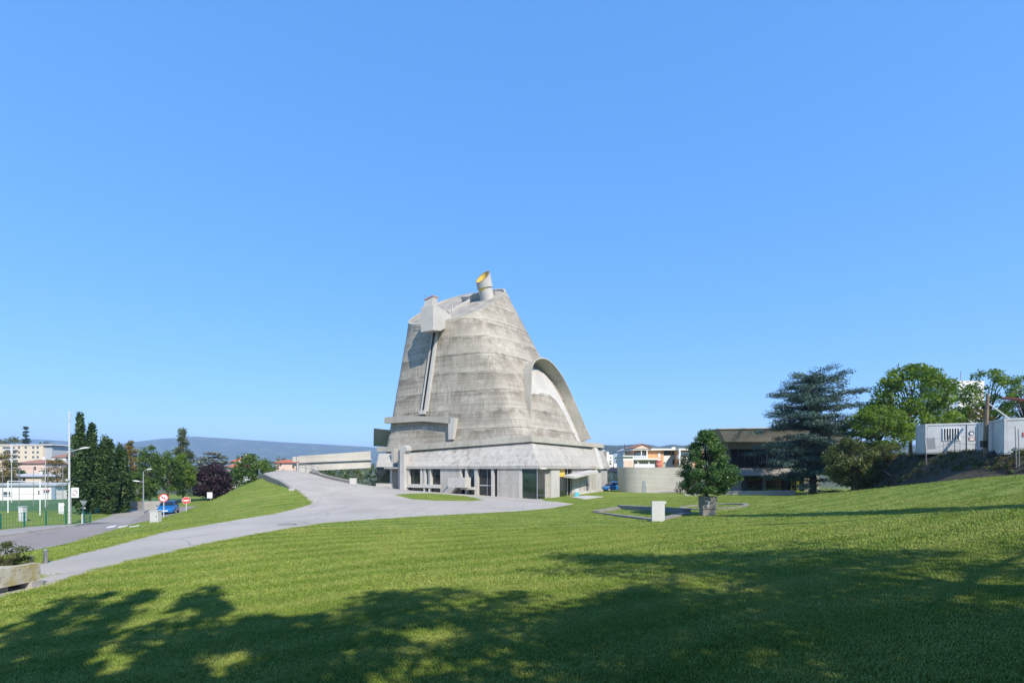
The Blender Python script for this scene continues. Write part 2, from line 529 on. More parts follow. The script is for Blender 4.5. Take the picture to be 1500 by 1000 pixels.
_w = np.linalg.solve(_A, np.concatenate([CT[:, 2], [0, 0, 0]]))
def sstep(t):
    t = np.clip(t, 0, 1)
    return t * t * (3 - 2 * t)
RL = [(-31.9, 61.5), (-25.9, 54.0), (-21.2, 47.2)]      # left edge of the ramp
RLo = [(-32.25, 61.2), (-26.2, 53.75), (-21.5, 47.0)]
def zt(x, y):
    x = np.asarray(x, float); y = np.asarray(y, float)
    z = _w[_n] + _w[_n + 1] * x + _w[_n + 2] * y
    for i in range(_n):
        z = z + _w[i] * _k((x - CT[i, 0]) ** 2 + (y - CT[i, 1]) ** 2)
    r = np.hypot(x, y - 35)
    w = 1 - sstep((r - 75) / 60)
    far = np.where(x < 0, -6.0, -4.5)
    z = z * w + far * (1 - w)
    # the lawn lies lower than the ramp along its retaining edge
    for (ax, ay), (bx, by) in zip(RL[:-1], RL[1:]):
        ex, ey = bx - ax, by - ay
        ln = math.hypot(ex, ey)
        t = ((x - ax) * ex + (y - ay) * ey) / ln ** 2
        d = ((y - ay) * ex - (x - ax) * ey) / ln * -1.0
        on = (t > -0.02) & (t <= 1.0) & (d > 0.2)
        amp = 0.55 if bx < -22 else 0.55 * np.clip(1 - t, 0, 1)
        z = z - np.where(on, amp * (1 - sstep((d - 0.4) / 3.5)), 0)
    # earth bank on the right with a plateau on top
    foot = 34.3 + 0.06 * (y - 33) + 0.5 * np.sin(y * 0.45) + 0.55 * np.clip(y - 48, 0, 30)
    top = sstep((x - foot) / (1.9 + 0.03 * np.clip(y - 30, 0, 30))) * sstep((y - 8) / 12) * (1 - sstep((y - 60) / 10)) * (1 - sstep((x - 75) / 20))
    z = z + (np.maximum(1.25, z) - z) * top
    return z

def gpoly(lst):
    """pixels on the ground -> plan points; (x, y, 'm') entries are already metres"""
    out = []
    for q in lst:
        if len(q) == 3:
            out.append((q[0], q[1]))
        else:
            g = gray(q[0], q[1])
            out.append((g.x, g.y))
    return out
def gray(px, py):
    Y = np.concatenate([np.arange(2, 60, 0.05), np.arange(60, 300, 0.4)])
    X = (px - HX) / F * Y
    d = (HY - py) / F * Y - zt(X, Y)
    i = int(np.argmax(d < 0))
    if i == 0:
        i = 1
    t = d[i - 1] / (d[i - 1] - d[i] + 1e-9)
    y = Y[i - 1] + (Y[i] - Y[i - 1]) * t
    return V3(((px - HX) / F * y, y, (HY - py) / F * y))

POLY = {}
POLY['path'] = gpoly([(67, 858), (150, 833), (300, 797), (390, 780), (480, 766), (560, 760), (640, 755), (760, 749), (815, 744), (845, 738), (820, 734.5), (800, 733.5)]) + \
    [(3.4, 58.5), (-8, 64.5), (-19.5, 70.5), (-21.0, 68.0)] + gpoly([(515, 708), (475, 699)]) + [(-26.0, 62.5), (-27.6, 66), (-31.5, 68), (-33.2, 64.5)] + RL + \
    gpoly([(446, 728), (455, 735), (452, 739), (430, 745), (400, 752), (350, 760), (300, 768.5), (200, 789), (100, 814), (70, 822)]) + [(-14.9, 14.1), (-13.1, 13.4), (-13.2, 4), (-13.2, -12), (-11.2, -12), (-11.4, 4)]
POLY['island'] = gpoly([(578, 724.5), (600, 722.5), (640, 722.5), (680, 726), (708, 731.5), (690, 733.5), (640, 733), (605, 731)])
POLY['road'] = [(-22.6, 2), (-22.6, 21)] + gpoly([(60, 805), (100, 795), (160, 778), (215, 763), (250, 754)]) + [(-38.0, 60), (-40.0, 66), (-38.5, 74), (-36, 90), (-42, 90), (-44.5, 76), (-47.5, 66), (-44, 58), (-36.5, 46), (-33.0, 40), (-29.9, 33), (-29.3, 20), (-29.3, 2)]
POLY['pave'] = [(-29.3, 2), (-29.3, 20), (-29.9, 33), (-33.0, 40), (-34.6, 43.0), (-36.5, 42.2), (-33.4, 36.5), (-32.6, 26), (-32.2, 2)]
POLY['forecourt'] = [(-34.6, 43.0), (-36.5, 46), (-44, 58), (-47.5, 66), (-50, 66), (-46.5, 57), (-39, 44.5), (-36.5, 42.2)]
POLY['bank'] = [(33.7 + 0.06 * (y - 33) + 0.5 * math.sin(y * 0.45) + 0.55 * max(0, y - 48), y) for y in np.arange(18, 66, 1.5)] + [(51, 66), (45.5, 55), (39.6, 45), (38.6, 33), (38.0, 18)]
POLY['field'] = [(-47, 56), (-58, 88), (-140, 95), (-140, 52), (-60, 48)]
NEAR = [(-110, -45), (80, -45), (80, 108), (-110, 108)]
POLY['near'] = NEAR
POLY['strip'] = RL + RLo[::-1]

def build_ground():
    pts = []
    def grid(x0, x1, y0, y1, s, skip=None):
        for x in np.arange(x0, x1 + .01, s):
            for y in np.arange(y0, y1 + .01, s):
                if skip and skip[0] <= x <= skip[1] and skip[2] <= y <= skip[3]:
                    continue
                pts.append((x + random.uniform(-.2, .2) * s, y + random.uniform(-.2, .2) * s))
    grid(-18, 18, -2, 22, 0.8)
    grid(-52, 52, -20, 90, 1.5, (-18.5, 18.5, -2.5, 22.5))
    grid(-110, 82, -45, 110, 5, (-53, 53, -21, 91))
    grid(-360, 360, -200, 520, 40, (-112, 84, -47, 112))
    grid(-2400, 2400, -2400, 2600, 400, (-380, 380, -220, 540))
    for a in range(24):
        pts.append((9000 * math.cos(a * math.pi / 12), 9000 * math.sin(a * math.pi / 12)))
    faces = []
    keys = []
    for k, pl in POLY.items():
        # subdivide the outline so that it follows the relief
        dense = []
        step = 12 if k == 'near' else 1.6
        for (ax, ay), (bx, by) in zip(pl, pl[1:] + pl[:1]):
            n = max(1, int(math.hypot(bx - ax, by - ay) / step))
            for i in range(n):
                dense.append((ax + (bx - ax) * i / n, ay + (by - ay) * i / n))
        b = len(pts)
        pts.extend(dense)
        faces.append(list(range(b, b + len(dense))))
        keys.append(k)
    edges = [(f[i], f[(i + 1) % len(f)]) for f in faces for i in range(len(f))]
    vo, eo, fo, ov, oe, of = delaunay_2d_cdt([Vector(q) for q in pts], edges, [], 0, 1e-4)
    xy = np.array([(v.x, v.y) for v in vo])
    z = zt(xy[:, 0], xy[:, 1])
    tri = np.array([list(f) for f in fo])
    cen = xy[tri].mean(1)
    lab = np.full(len(tri), 'far', dtype=object)
    for q in ['near', 'field', 'bank', 'forecourt', 'pave', 'road', 'path', 'island', 'strip']:
        pl = POLY[q]
        ins = np.zeros(len(cen), bool)
        for (ax, ay), (bx, by) in zip(pl, pl[1:] + pl[:1]):
            c_ = ((ay > cen[:, 1]) != (by > cen[:, 1]))
            with np.errstate(divide='ignore', invalid='ignore'):
                ins ^= c_ & (cen[:, 0] < (bx - ax) * (cen[:, 1] - ay) / (by - ay) + ax)
        lab[ins] = q
    reg = {}
    for f, q in zip(fo, lab):
        reg.setdefault('near' if q in ('island', 'strip') else q, []).append(f)
    V = np.column_stack([xy, z])
    names = {'near': ('lawn', 'lawn'), 'path': ('path', 'path'), 'road': ('road', 'road'), 'pave': ('pavement', 'pave'), 'forecourt': ('side_street', 'pave'),
             'bank': ('earth_bank', 'earth'), 'field': ('sports_field', 'turf'), 'far': ('ground', 'ground')}
    for q, fs in reg.items():
        idx = sorted({i for f in fs for i in f})
        mp = {i: j for j, i in enumerate(idx)}
        nm, mt = names[q]
        o = mesh_obj(nm, [tuple(V[i]) for i in idx], [[mp[i] for i in f] for f in fs], M[mt], smooth=True)
        tag(o, kind='structure')
        if o.data.polygons[0].normal.z < 0:
            o.data.flip_normals()
    return BVHTree.FromPolygons([tuple(v) for v in V], [list(f) for f in fo]), V, fo
BVH, _, _ = build_ground()
def gz(x, y):
    h = BVH.ray_cast(V3((x, y, 400)), V3((0, 0, -1)))
    return h[0].z if h[0] else -4.0
def G(x, y, dz=0.0):
    return V3((x, y, gz(x, y) + dz))
def gp(px, py):
    """ground point seen at a pixel"""
    d = P(px, py, 1.0)
    h = BVH.ray_cast(V3((0, 0, 0)), d.normalized())
    return h[0]

# ------------------------------------------------------------ the church
U = V3((-0.879, 0.477, 0)).normalized()
VD = V3((0.477, 0.879, 0)).normalized()
NL, NR = -VD, -U
A0 = V3((3.17, 56.2, 0))
church = thing('church', 'tall weathered concrete church, a leaning truncated cone on a square glazed base', 'church', (-2, 73.5, -3.9))
# base corners of the cone (behind the gutters) and the tilted roof ring
cA, cB, cC = V3((2.35, 60.2, 0)), V3((-19.4, 71.6, 0)), V3((13.6, 78.2, 0))
cO = (cB + cC) / 2
E1, E2 = (cC - cA) / 2, (cB - cA) / 2
ZB = 2.3
TC, TR, TA, TB = V3((-8.46, 75.0, 25.15)), 7.1, 0.305, 0.61
def ring_base(th):
    c, s = math.cos(th), math.sin(th)
    k = (abs(c) ** 16 + abs(s) ** 16) ** (-1 / 16)
    return cO + E1 * (c * k) + E2 * (s * k)
def ring_top(th, r=TR, dz=0.0):
    c, s = math.cos(th), math.sin(th)
    k = (abs(c) ** 3.0 + abs(s) ** 3.0) ** (-1 / 3.0) * r / TR
    q = VD * (c * k * 6.0) + U * (s * k * 7.1)
    x, y = q.x, q.y
    return V3((TC.x + x, TC.y + y, TC.z + TA * x + TB * y + dz))
def shell_pt(th, z, off=0.0):
    b, t = ring_base(th), ring_top(th)
    b = V3((b.x, b.y, ZB))
    s = (z - ZB) / (t.z - ZB)
    p = b.lerp(t, s)
    if off:
        d = V3((p.x - cO.x, p.y - cO.y, 0)).normalized()
        p = p + d * off
    return p
NT = 160
THS = [2 * math.pi * i / NT for i in range(NT)]
TOPZ = [ring_top(t).z for t in THS]
_sv, _sf = [], []
for i, t in enumerate(THS):
    _sv += [tuple(shell_pt(t, ZB + (TOPZ[i] - ZB) * k / 8)) for k in range(9)]
for i in range(NT):
    j = (i + 1) % NT
    for k in range(8):
        _sf.append([i * 9 + k, j * 9 + k, j * 9 + k + 1, i * 9 + k + 1])
SBVH = BVHTree.FromPolygons(_sv, _sf)
def shit(px, py):
    """nearest point of the cone seen at a pixel (falls back to the nearest surface point)"""
    d = P(px, py, 1.0).normalized()
    h = SBVH.ray_cast(V3((0, 0, 0)), d)
    if h[0] is None:
        h = SBVH.find_nearest(d * 76)
    return h[0]

# concrete lifts: one ring per pour, with recessed joints between them
LZ = [ZB] + [5.3 + 2.62 * k for k in range(12)]
for k in range(len(LZ) - 1):
    z0, z1 = LZ[k], LZ[k + 1]
    if z0 > max(TOPZ):
        break
    off = [0.0, 0.02, -0.01, 0.015, 0.0, 0.025, -0.01, 0.01, 0.0, 0.015, 0, 0][k]
    rows = [(z0, -0.04), (z0 + 0.012, -0.04), (z0 + 0.03, off), (z0 + 0.9, off + .004), (z0 + 1.7, off - .004), (z1 - 0.022, off), (z1 - 0.01, -0.03), (z1, -0.04)]
    vs, fs = [], []
    for i, t in enumerate(THS):
        for z, o in rows:
            vs.append(shell_pt(t, min(z, TOPZ[i]), o))
    n = len(rows)
    for i in range(NT):
        j = (i + 1) % NT
        for r in range(n - 1):
            if rows[r][0] >= TOPZ[i] and rows[r][0] >= TOPZ[j]:
                continue
            q = [i * n + r, j * n + r, j * n + r + 1, i * n + r + 1]
            if rows[r][0] >= TOPZ[j]: q = [q[0], q[1], q[3]]
            elif rows[r][0] >= TOPZ[i]: q = [q[0], q[1], q[2]]
            fs.append(q)
    mesh_obj('concrete_lift', vs, fs, M['shell'], church, smooth=False)

# roof: raised rim, sunken roof sheet, channel and skylight cannon
vs, fs = [], []
for t in THS:
    vs += [ring_top(t, TR + 0.06, -0.35), ring_top(t, TR + 0.06, 0.10), ring_top(t, TR - 0.25, 0.10), ring_top(t, TR - 0.25, -0.4)]
for i in range(NT):
    j = (i + 1) % NT
    for r in range(3):
        fs.append([i * 4 + r, j * 4 + r, j * 4 + r + 1, i * 4 + r + 1])
mesh_obj('roof_rim', vs, fs, M['gutter'], church)
vs = [ring_top(t, TR - 0.24, -0.16) for t in THS]
mesh_obj('roof', vs, [list(range(NT))], M['roofc'], church)
RNrm = V3((-TA, -TB, 1)).normalized()
def RP(px, py, h=-0.15):
    return hit(px, py, TC + UP * h, RNrm)
a, b, c = RP(657, 459), RP(690, 441), RP(722, 434)
sd = (b - a).cross(RNrm).normalized()
m = MB()
m.hexa([a - sd * .12, b - sd * .25, b + sd * .25, a + sd * .12], [q + RNrm * .35 for q in (a - sd * .12, b - sd * .25, b + sd * .25, a + sd * .12)])
m.build('roof_channel', 'smooth', church)
m = MB()
b2 = RP(683, 441); c2 = RP(722, 431)
m.hexa([b2 - sd * .9, c2 - sd * .9, c2 + sd * .5, b2 + sd * .5], [q + RNrm * .75 for q in (b2 - sd * .9, c2 - sd * .9, c2 + sd * .5, b2 + sd * .5)])
m.build('roof_plinth', 'smooth', church)

def cannon():
    base = RP(713.5, 437)
    ax = (P(708.5, 412, base.y - 0.6) - base).normalized()
    a1 = ax.cross(V3((0, 1, 0))).normalized()
    a2 = ax.cross(a1)
    nc = V3((-0.52, -0.60, 0.62)).normalized()
    top_c = base + ax * 3.15
    n = 36
    def ringp(r, h):
        return [base + a1 * (r * math.cos(2 * math.pi * k / n)) + a2 * (r * math.sin(2 * math.pi * k / n)) + ax * h for k in range(n)]
    def cutp(r):
        out = []
        for p in ringp(r, 0):
            out.append(p + ax * ((top_c - p).dot(nc) / ax.dot(nc)))
        return out
    def loft(rings, name, mat, parent):
        vs = [p for r_ in rings for p in r_]
        fs = [[i * n + k, i * n + (k + 1) % n, (i + 1) * n + (k + 1) % n, (i + 1) * n + k] for i in range(len(rings) - 1) for k in range(n)]
        return mesh_obj(name, vs, fs, M[mat], parent, smooth=False)
    low = loft([ringp(1.08, -0.4), ringp(1.08, 1.35), ringp(0.9, 1.35)], 'skylight_cannon', 'smooth', church)
    loft([ringp(1.0, 1.3), ringp(1.0, 1.55)], 'collar_joint', 'dark', low)
    loft([ringp(1.0, 1.5), ringp(1.2, 1.5), cutp(1.2), cutp(1.08)], 'cannon_barrel', 'smooth', low)
    inner = [[p - ax * 1.3 for p in cutp(1.08)], cutp(1.085)]
    o = loft(inner, 'yellow_lining', 'yellow', low)
    mesh_obj('lens', [p - ax * 1.25 for p in cutp(1.08)], [list(range(n))], M['yellow'], low)
    loft([cutp(1.215), [p + nc * .05 for p in cutp(1.215)], [p + nc * .05 for p in cutp(1.07)], cutp(1.07)], 'cannon_rim', 'darkc', low)
cannon()

# square light box hanging over the cone's edge
def light_box():
    fr = V3(P(635, 446, 66.2))
    zt_, zb_ = 22.45, 18.95
    w, d = 2.25, 4.4
    p = V3((fr.x, fr.y, 0))
    def col(u, v, z):
        q = p + U * u + VD * v
        return V3((q.x, q.y, z))
    m = MB().hexa([col(0, 0, zb_), col(w, 0, zb_), col(w, 1.75, zb_ + .3), col(0, 1.75, zb_ + .3)], [col(0, 0, zt_), col(w, 0, zt_), col(w, 1.75, zt_), col(0, 1.75, zt_)])
    bx = bevel(m.build('light_box', 'smooth', church), .03)
    m = MB().hexa([col(.06, 1.8, zb_ + .4), col(w - .1, 1.8, zb_ + .4), col(w - .1, d, zb_ + 1.9), col(.06, d, zb_ + 1.9)], [col(.06, 1.8, zt_ - .03), col(w - .1, 1.8, zt_ - .03), col(w - .1, d, zt_ - .3), col(.06, d, zt_ - .3)])
    m.build('box_rear_panel', 'smooth', bx)
    m = MB().hexa([col(.5, .2, zt_), col(1.9, .2, zt_), col(1.9, 1.3, zt_), col(.5, 1.3, zt_)], [col(.3, .3, zt_ + 1.25), col(1.7, .3, zt_ + .95), col(1.7, 1.4, zt_ + 1.05), col(.3, 1.4, zt_ + 1.35)])
    st = m.build('box_shaft', 'smooth', bx)
    m = MB().hexa([col(.24, .22, zt_ + 1.26), col(1.78, .22, zt_ + .93), col(1.78, 1.48, zt_ + 1.03), col(.24, 1.48, zt_ + 1.36)], [col(.24, .22, zt_ + 1.42), col(1.78, .22, zt_ + 1.09), col(1.78, 1.48, zt_ + 1.19), col(.24, 1.48, zt_ + 1.52)])
    m.build('shaft_lid', 'palered', st)
    MB().tube([col(1.2, .8, zt_ + 1.3), col(2.6, .9, zt_ + 2.15)], .035, 5).build('lightning_rod', 'greymetal', st)
    q = RP(663, 459, -.3)
    MB().tube([q, q + UP * 1.4], .04, 5).build('rod', 'whitemetal', bx)
light_box()

# rain channel running down the cone
def strip_on_shell(name, pxs, width_px, h, mat, parent, shift=0.0):
    m = MB()
    rows = []
    for px, py in pxs:
        p = shit(px, py)
        q = shit(px + width_px, py)
        rows.append((p - NL * .15, q - NL * .15, q + NL * h, p + NL * h))
    vs = [x for r_ in rows for x in r_]
    n = len(rows)
    fs = [[i * 4 + k, i * 4 + (k + 1) % 4, (i + 1) * 4 + (k + 1) % 4, (i + 1) * 4 + k] for i in range(n - 1) for k in range(4)] + [[0, 1, 2, 3], [4 * n - 4, 4 * n - 3, 4 * n - 2, 4 * n - 1]]
    return mesh_obj(name, vs, fs, M[mat], parent)
def lerp_px(a, b, n):
    return [(a[0] + (b[0] - a[0]) * i / (n - 1), a[1] + (b[1] - a[1]) * i / (n - 1)) for i in range(n)]
ch = strip_on_shell('rain_channel', lerp_px((639.5, 478), (622.5, 603), 9), 4.6, .30, 'smooth', church)
strip_on_shell('channel_cheek', lerp_px((635.5, 486), (618.3, 604), 9), 1.7, .42, 'smooth', ch)
strip_on_shell('slot_shade_strip', lerp_px((637.4, 486), (620.2, 604), 9), 2.3, .36, 'dark', ch)  # raised dark strip: shade inside the slot painted, no recess cut
p = shit(621.5, 604)
MB().box(p + NL * .3, (1.0, .5, .55), (U, VD, UP)).build('channel_outlet', 'smooth', ch)

# hood frame on the left face
def hood():
    p0 = shit(662, 640) + NL * .55
    def H(px, py): return hit(px, py, p0, NL)
    back = VD * 3.6
    sl = MB().prism([H(563, 611), H(600, 608.5), H(659.5, 611), H(659.5, 620), H(618, 616.6), H(572, 619.5), H(563, 619.5)], back).build('hood_slab', 'gutter', church)
    MB().prism([H(656.6, 611.0), H(666.5, 611.4), H(663, 643), H(656.6, 643.5)], back).build('hood_cheek', 'smooth', church)
hood()
# shaded hood on the far west side
m = MB().hexa([P(547, 653, 80.5), P(570, 652.5, 80), P(570, 629.6, 77.2), P(547.5, 627, 77.6)], [P(547, 653, 80.5) + VD * 4, P(570, 652.5, 80) + VD * 4, P(570, 629.6, 77.2) + VD * 4, P(547.5, 627, 77.6) + VD * 4])
m.build('west_hood', 'gutter', church)

# arched visor on the right face
def visor():
    K = [(776.8, 614), (770.6, 590), (767.5, 568), (766.0, 550), (767.0, 541), (771.5, 534.5), (778, 532.5), (787, 535.5), (797, 544), (811, 561), (825, 585), (837, 611), (846, 632), (852, 647)]
    pr = [0.03, .75, 1.25, 1.5, 1.62, 1.72, 1.85, 1.95, 1.95, 1.8, 1.6, 1.5, 1.5, 1.6]
    ks = [shit(*k) for k in K]
    # resample smoothly
    def cr(pts, n=5):
        out = []
        for i in range(len(pts) - 1):
            p0, p1, p2, p3 = pts[max(i - 1, 0)], pts[i], pts[i + 1], pts[min(i + 2, len(pts) - 1)]
            for k in range(n):
                t = k / n
                out.append(0.5 * ((2 * p1) + (-p0 + p2) * t + (2 * p0 - 5 * p1 + 4 * p2 - p3) * t * t + (-p0 + 3 * p1 - 3 * p2 + p3) * t ** 3))
        return out + [pts[-1]]
    ks = cr(ks)
    pr = cr([V3((x, 0, 0)) for x in pr])
    cen = (shit(800, 600))
    out_d = (NR + UP * 0.30).normalized()
    vs = []
    n = len(ks)
    for i in range(n):
        k = ks[i]
        tang = ks[min(i + 1, n - 1)] - ks[max(i - 1, 0)]
        inw = out_d.cross(tang).normalized()
        if inw.dot(cen - k) < 0: inw = -inw
        r = k + out_d * pr[i].x - inw * 0.12 * pr[i].x
        b = k - NR * .5
        th = .2
        vs += [b, r, r + inw * th, b + inw * th]
    fs = [[i * 4 + q, i * 4 + (q + 1) % 4, (i + 1) * 4 + (q + 1) % 4, (i + 1) * 4 + q] for i in range(n - 1) for q in range(4)] + [[0, 1, 2, 3], [4 * n - 4, 4 * n - 3, 4 * n - 2, 4 * n - 1]]
    mesh_obj('arched_visor', vs, fs, M['gutter'], church, smooth=False)
visor()

# clean concrete sheltered by the visor
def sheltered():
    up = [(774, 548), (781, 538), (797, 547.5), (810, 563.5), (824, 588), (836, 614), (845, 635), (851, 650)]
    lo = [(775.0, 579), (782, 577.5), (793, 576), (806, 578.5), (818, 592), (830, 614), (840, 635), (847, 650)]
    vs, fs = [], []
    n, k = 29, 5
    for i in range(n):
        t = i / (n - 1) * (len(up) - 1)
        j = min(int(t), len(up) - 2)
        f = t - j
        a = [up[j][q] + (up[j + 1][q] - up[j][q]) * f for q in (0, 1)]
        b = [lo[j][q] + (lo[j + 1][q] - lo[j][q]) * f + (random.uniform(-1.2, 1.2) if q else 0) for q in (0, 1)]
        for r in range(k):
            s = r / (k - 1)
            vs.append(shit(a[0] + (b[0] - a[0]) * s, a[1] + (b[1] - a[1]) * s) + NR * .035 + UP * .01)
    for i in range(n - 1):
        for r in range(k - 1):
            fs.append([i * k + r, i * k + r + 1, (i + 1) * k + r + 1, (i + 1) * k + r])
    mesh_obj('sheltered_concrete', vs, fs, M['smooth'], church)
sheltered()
# gutters
gA = V3((2.15, 59.65, 0))
gL = V3((-15.3, 69.1, 0))
gC = V3((14.6, 79.2, 0))
def vz(p, z): return V3((p.x, p.y, z))
o = 0.55
cornerO = gA + (NL + NR) * .42
MB().hexa([vz(gA + VD * 1.2, 3.29), vz(cornerO, 3.29), vz(gL + NL * o, 2.48), vz(gL + VD * 1.4, 2.48)],
          [vz(gA + VD * 1.2 + U * .1, 4.1), vz(cornerO + (VD + U) * .12, 4.05), vz(gL + NL * (o - .1), 3.28), vz(gL + VD * 1.4, 3.28)]).build('gutter', 'gutter', church)
MB().hexa([vz(gA + U * 1.2, 3.285), vz(cornerO + V3((.003, 0, 0)), 3.285), vz(gC + NR * o, 3.36), vz(gC + U * 1.6, 3.36)],
          [vz(gA + U * 1.2, 4.09), vz(cornerO + (VD + U) * .12, 4.045), vz(gC + NR * (o - .1), 4.02), vz(gC + U * 1.6, 4.02)]).build('gutter', 'gutter', church)
e0, e1 = P(552, 661.5, 71.2), P(584.5, 661, 69.6)
MB().hexa([e0, e1, e1 + VD * 2.2, e0 + VD * 4.4], [vz(e0, 3.2), vz(e1, 3.12), vz(e1 + VD * 2.2, 3.12), vz(e0 + VD * 4.4, 3.2)]).build('gutter', 'gutter', church)
# skirts: sloping concrete aprons between gutter and glazed ground floor
def skirt(a, b, bt, at, zt0, zt1, n_in, name='skirt', mat='concrete'):
    m_ = MB()
    ns = 14
    vs = []
    for i in range(ns + 1):
        lo_, hi_ = vz(a.lerp(b, i / ns), .30), vz(at.lerp(bt, i / ns), zt0 + (zt1 - zt0) * i / ns)
        vs += [lo_, hi_, hi_ + n_in * .35, lo_ + n_in * .35]
    m_.add(vs, [[i * 4 + k, i * 4 + (k + 1) % 4, i * 4 + 4 + (k + 1) % 4, i * 4 + 4 + k] for i in range(ns) for k in range(4)] + [[0, 1, 2, 3], [ns * 4, ns * 4 + 1, ns * 4 + 2, ns * 4 + 3]])
    s = m_.build(name, mat, church)
    MB().hexa([vz(a + n_in * .02, -.02), vz(b + n_in * .02, -.02), vz(b + n_in * .02, .30), vz(a + n_in * .02, .30)],
              [vz(a + n_in * .35, -.02), vz(b + n_in * .35, -.02), vz(b + n_in * .35, .30), vz(a + n_in * .35, .30)]).build('fascia', 'concrete', s)
    return s
A = V3((3.17, 56.2, 0))
Lend = A + U * 20.4
Cend = A + VD * 27.6
skirt(A, Lend, gL + NL * -.1 + U * -.2, gA, 3.35, 2.55, VD)
skirt(A + VD * .36 + U * .003, Cend, gC, gA + VD * .3, 3.35, 3.42, U)
# bright ribs on the right skirt
def rib(f0, f1, w, proud=.16):
    bo = A + VD * f0; to = gA.lerp(gC, f1)
    q = [vz(bo, -.06), vz(bo + VD * w, -.06), vz(to + VD * w * .85, 3.3), vz(to, 3.3)]
    MB().hexa([x + NR * proud for x in q], [x - NR * .2 for x in q]).build('rib', 'smooth', church)
rib(0.40, 0.012, 1.5, .12)
rib(20.8, .82, 1.9, .5)
MB().prism([vz(A + U * .3 + VD * 1.0 + NR * .0, 2.78), vz(A + U * 1.9 + VD * 2, 2.78), vz(gC + NR * .25, 2.86), vz(gC + NR * .1, 2.86)], (0, 0, .0) if False else (0, 0, .02)).build('drip_line', 'dark', church) if False else None

# ground floor: piers, fins and panes on the two visible faces
G0 = V3(((787 - 750) / F * 56.55, 56.55, 0))
ZT, ZF = -0.03, -4.4
def face_tools(nrm, inn):
    def at(px):
        h = hit(px, HY + 5, G0, nrm)
        return V3((h.x, h.y, 0))
    def piece(name, px0, px1, mat='concrete', z0=ZF, z1=ZT, out=0.0, dep=.35, parent=church):
        a, b = at(px0) - inn * out, at(px1) - inn * out
        q = [vz(a, z0), vz(b, z0), vz(b, z1), vz(a, z1)]
        return MB().hexa(q, [x + inn * dep for x in q]).build(name, mat, parent)
    def zpx(px, py):
        return hit(px, py, G0, nrm).z
    return at, piece, zpx
atL, PL, zL = face_tools(NL, VD)
atR, PR, zR = face_tools(NR, U)
def fin(px, w=1.6, z0=ZF, deep=.55, P_=None, name='fin'):
    (P_ or PL)(name, px, px + w, 'smooth', z0, ZT - .004, .04, deep)
def pane(P_, px0, px1, mat='glass', z0=ZF, z1=ZT, inset=.45):
    w = P_('window_pane', px0, px1, mat, z0, z1, -inset, .05)
    return w
PL('wall_panel', 592.5, 597.0)
for a, b, mt in ((597, 606, 'glass'), (606.3, 616, 'glass'), (619, 622, 'offwhite'), (623.5, 628.3, 'teal'), (631.5, 638, 'glass'), (638.3, 645, 'glass')):
    pane(PL, a, b, mt, zL(620, 709) if True else 0)
for f in (596.8, 615.8, 621.6, 628.2):
    fin(f, 2.6 if f in (615.8, 628.2) else 1.9, zL(620, 712))
PL('mullion', 606, 606.4, 'dark', -2.2, ZT, -.40, .06)
PL('mullion', 637.9, 638.4, 'dark', -2.2, ZT, -.40, .06)
PL('sill', 592.6, 645.2, 'smooth', zL(620, 714), zL(620, 709), .10, .6)
for a, b in ((598, 608), (608.3, 621), (622, 627), (630, 645)):
    pane(PL, a, b, 'glass', ZF, zL(620, 714) - .01)
fin(620.5, 1.4); fin(627.8, 1.8)
PL('wall_panel', 645, 674.5, 'concrete')
pane(PL, 674.5, 681.5, 'glass', zL(680, 714)); pane(PL, 685, 695.5, 'glass_b', zL(690, 713))
fin(673.5, 2.4, -2.0); fin(681.3, 3.2, -3.2); fin(695.2, 4.2)
PL('wall_panel', 681.5, 685, 'concrete', -4.4, ZT, -.3, .2)
pane(PL, 675, 695, 'glass', ZF, zL(690, 717))
PL('landing', 679, 697, 'smooth', zL(690, 716.5), zL(690, 713), .7, 1.1)
pane(PL, 699.3, 711, 'glass'); pane(PL, 711.4, 720, 'glass')
PL('mullion', 711, 711.5, 'greymetal', -3.9, ZT, -.40, .07)
PL('mullion', 700, 719.5, 'whitemetal', -2.15, -2.05, -.40, .07)
fin(719.7, 3.6)
pane(PL, 723.2, 728.8, 'glass')
PL('wall_panel', 728.6, 760.5, 'concrete', out=.05)
fin(760.2, 4.2)
pane(PL, 764.2, 786.6, 'glass_g', inset=.12)
PL('corner_mullion', 786.3, 787.2, 'greymetal', -4.2, ZT, 0.02, .10)
pane(PR, 787.6, 799.5, 'glass', inset=.12)
PR('wall_panel', 799.2, 806, 'concrete', out=-.25)
PR('pier', 806, 818.5, 'smooth', out=.12, dep=.9)
pane(PR, 819.5, 824, 'yellow', zR(824, 698), ZT, .1); pane(PR, 824, 828.5, 'yellow', zR(824, 698), ZT, .1)
pane(PR, 819.5, 832, 'glass', ZF, zR(824, 699), .1); pane(PR, 828.6, 838, 'glass', inset=.5)
PR('mullion', 831.2, 832.2, 'greymetal', -4.2, ZT, -.02, .1)
PR('door_leaf', 833, 837.5, 'dark', -3.9, -.9, -.42, .06)
PR('wall_panel', 838, 858, 'concrete', out=.02)
pane(PR, 858, 864, 'glass_b', inset=.2)
for f in (840.5, 846, 852, 857.2, 863.6):
    fin(f, 1.1, P_=PR, deep=.4)
PR('wall_panel', 864, 870.5, 'concrete', out=.02)
PR('wall_panel', 877.5, 889.5, 'concrete', out=.02)
PR('pier', 870, 878, 'smooth', out=.30, dep=.9)
PR('plinth', 838, 890, 'smooth', -4.2, -3.28, .45, .5)
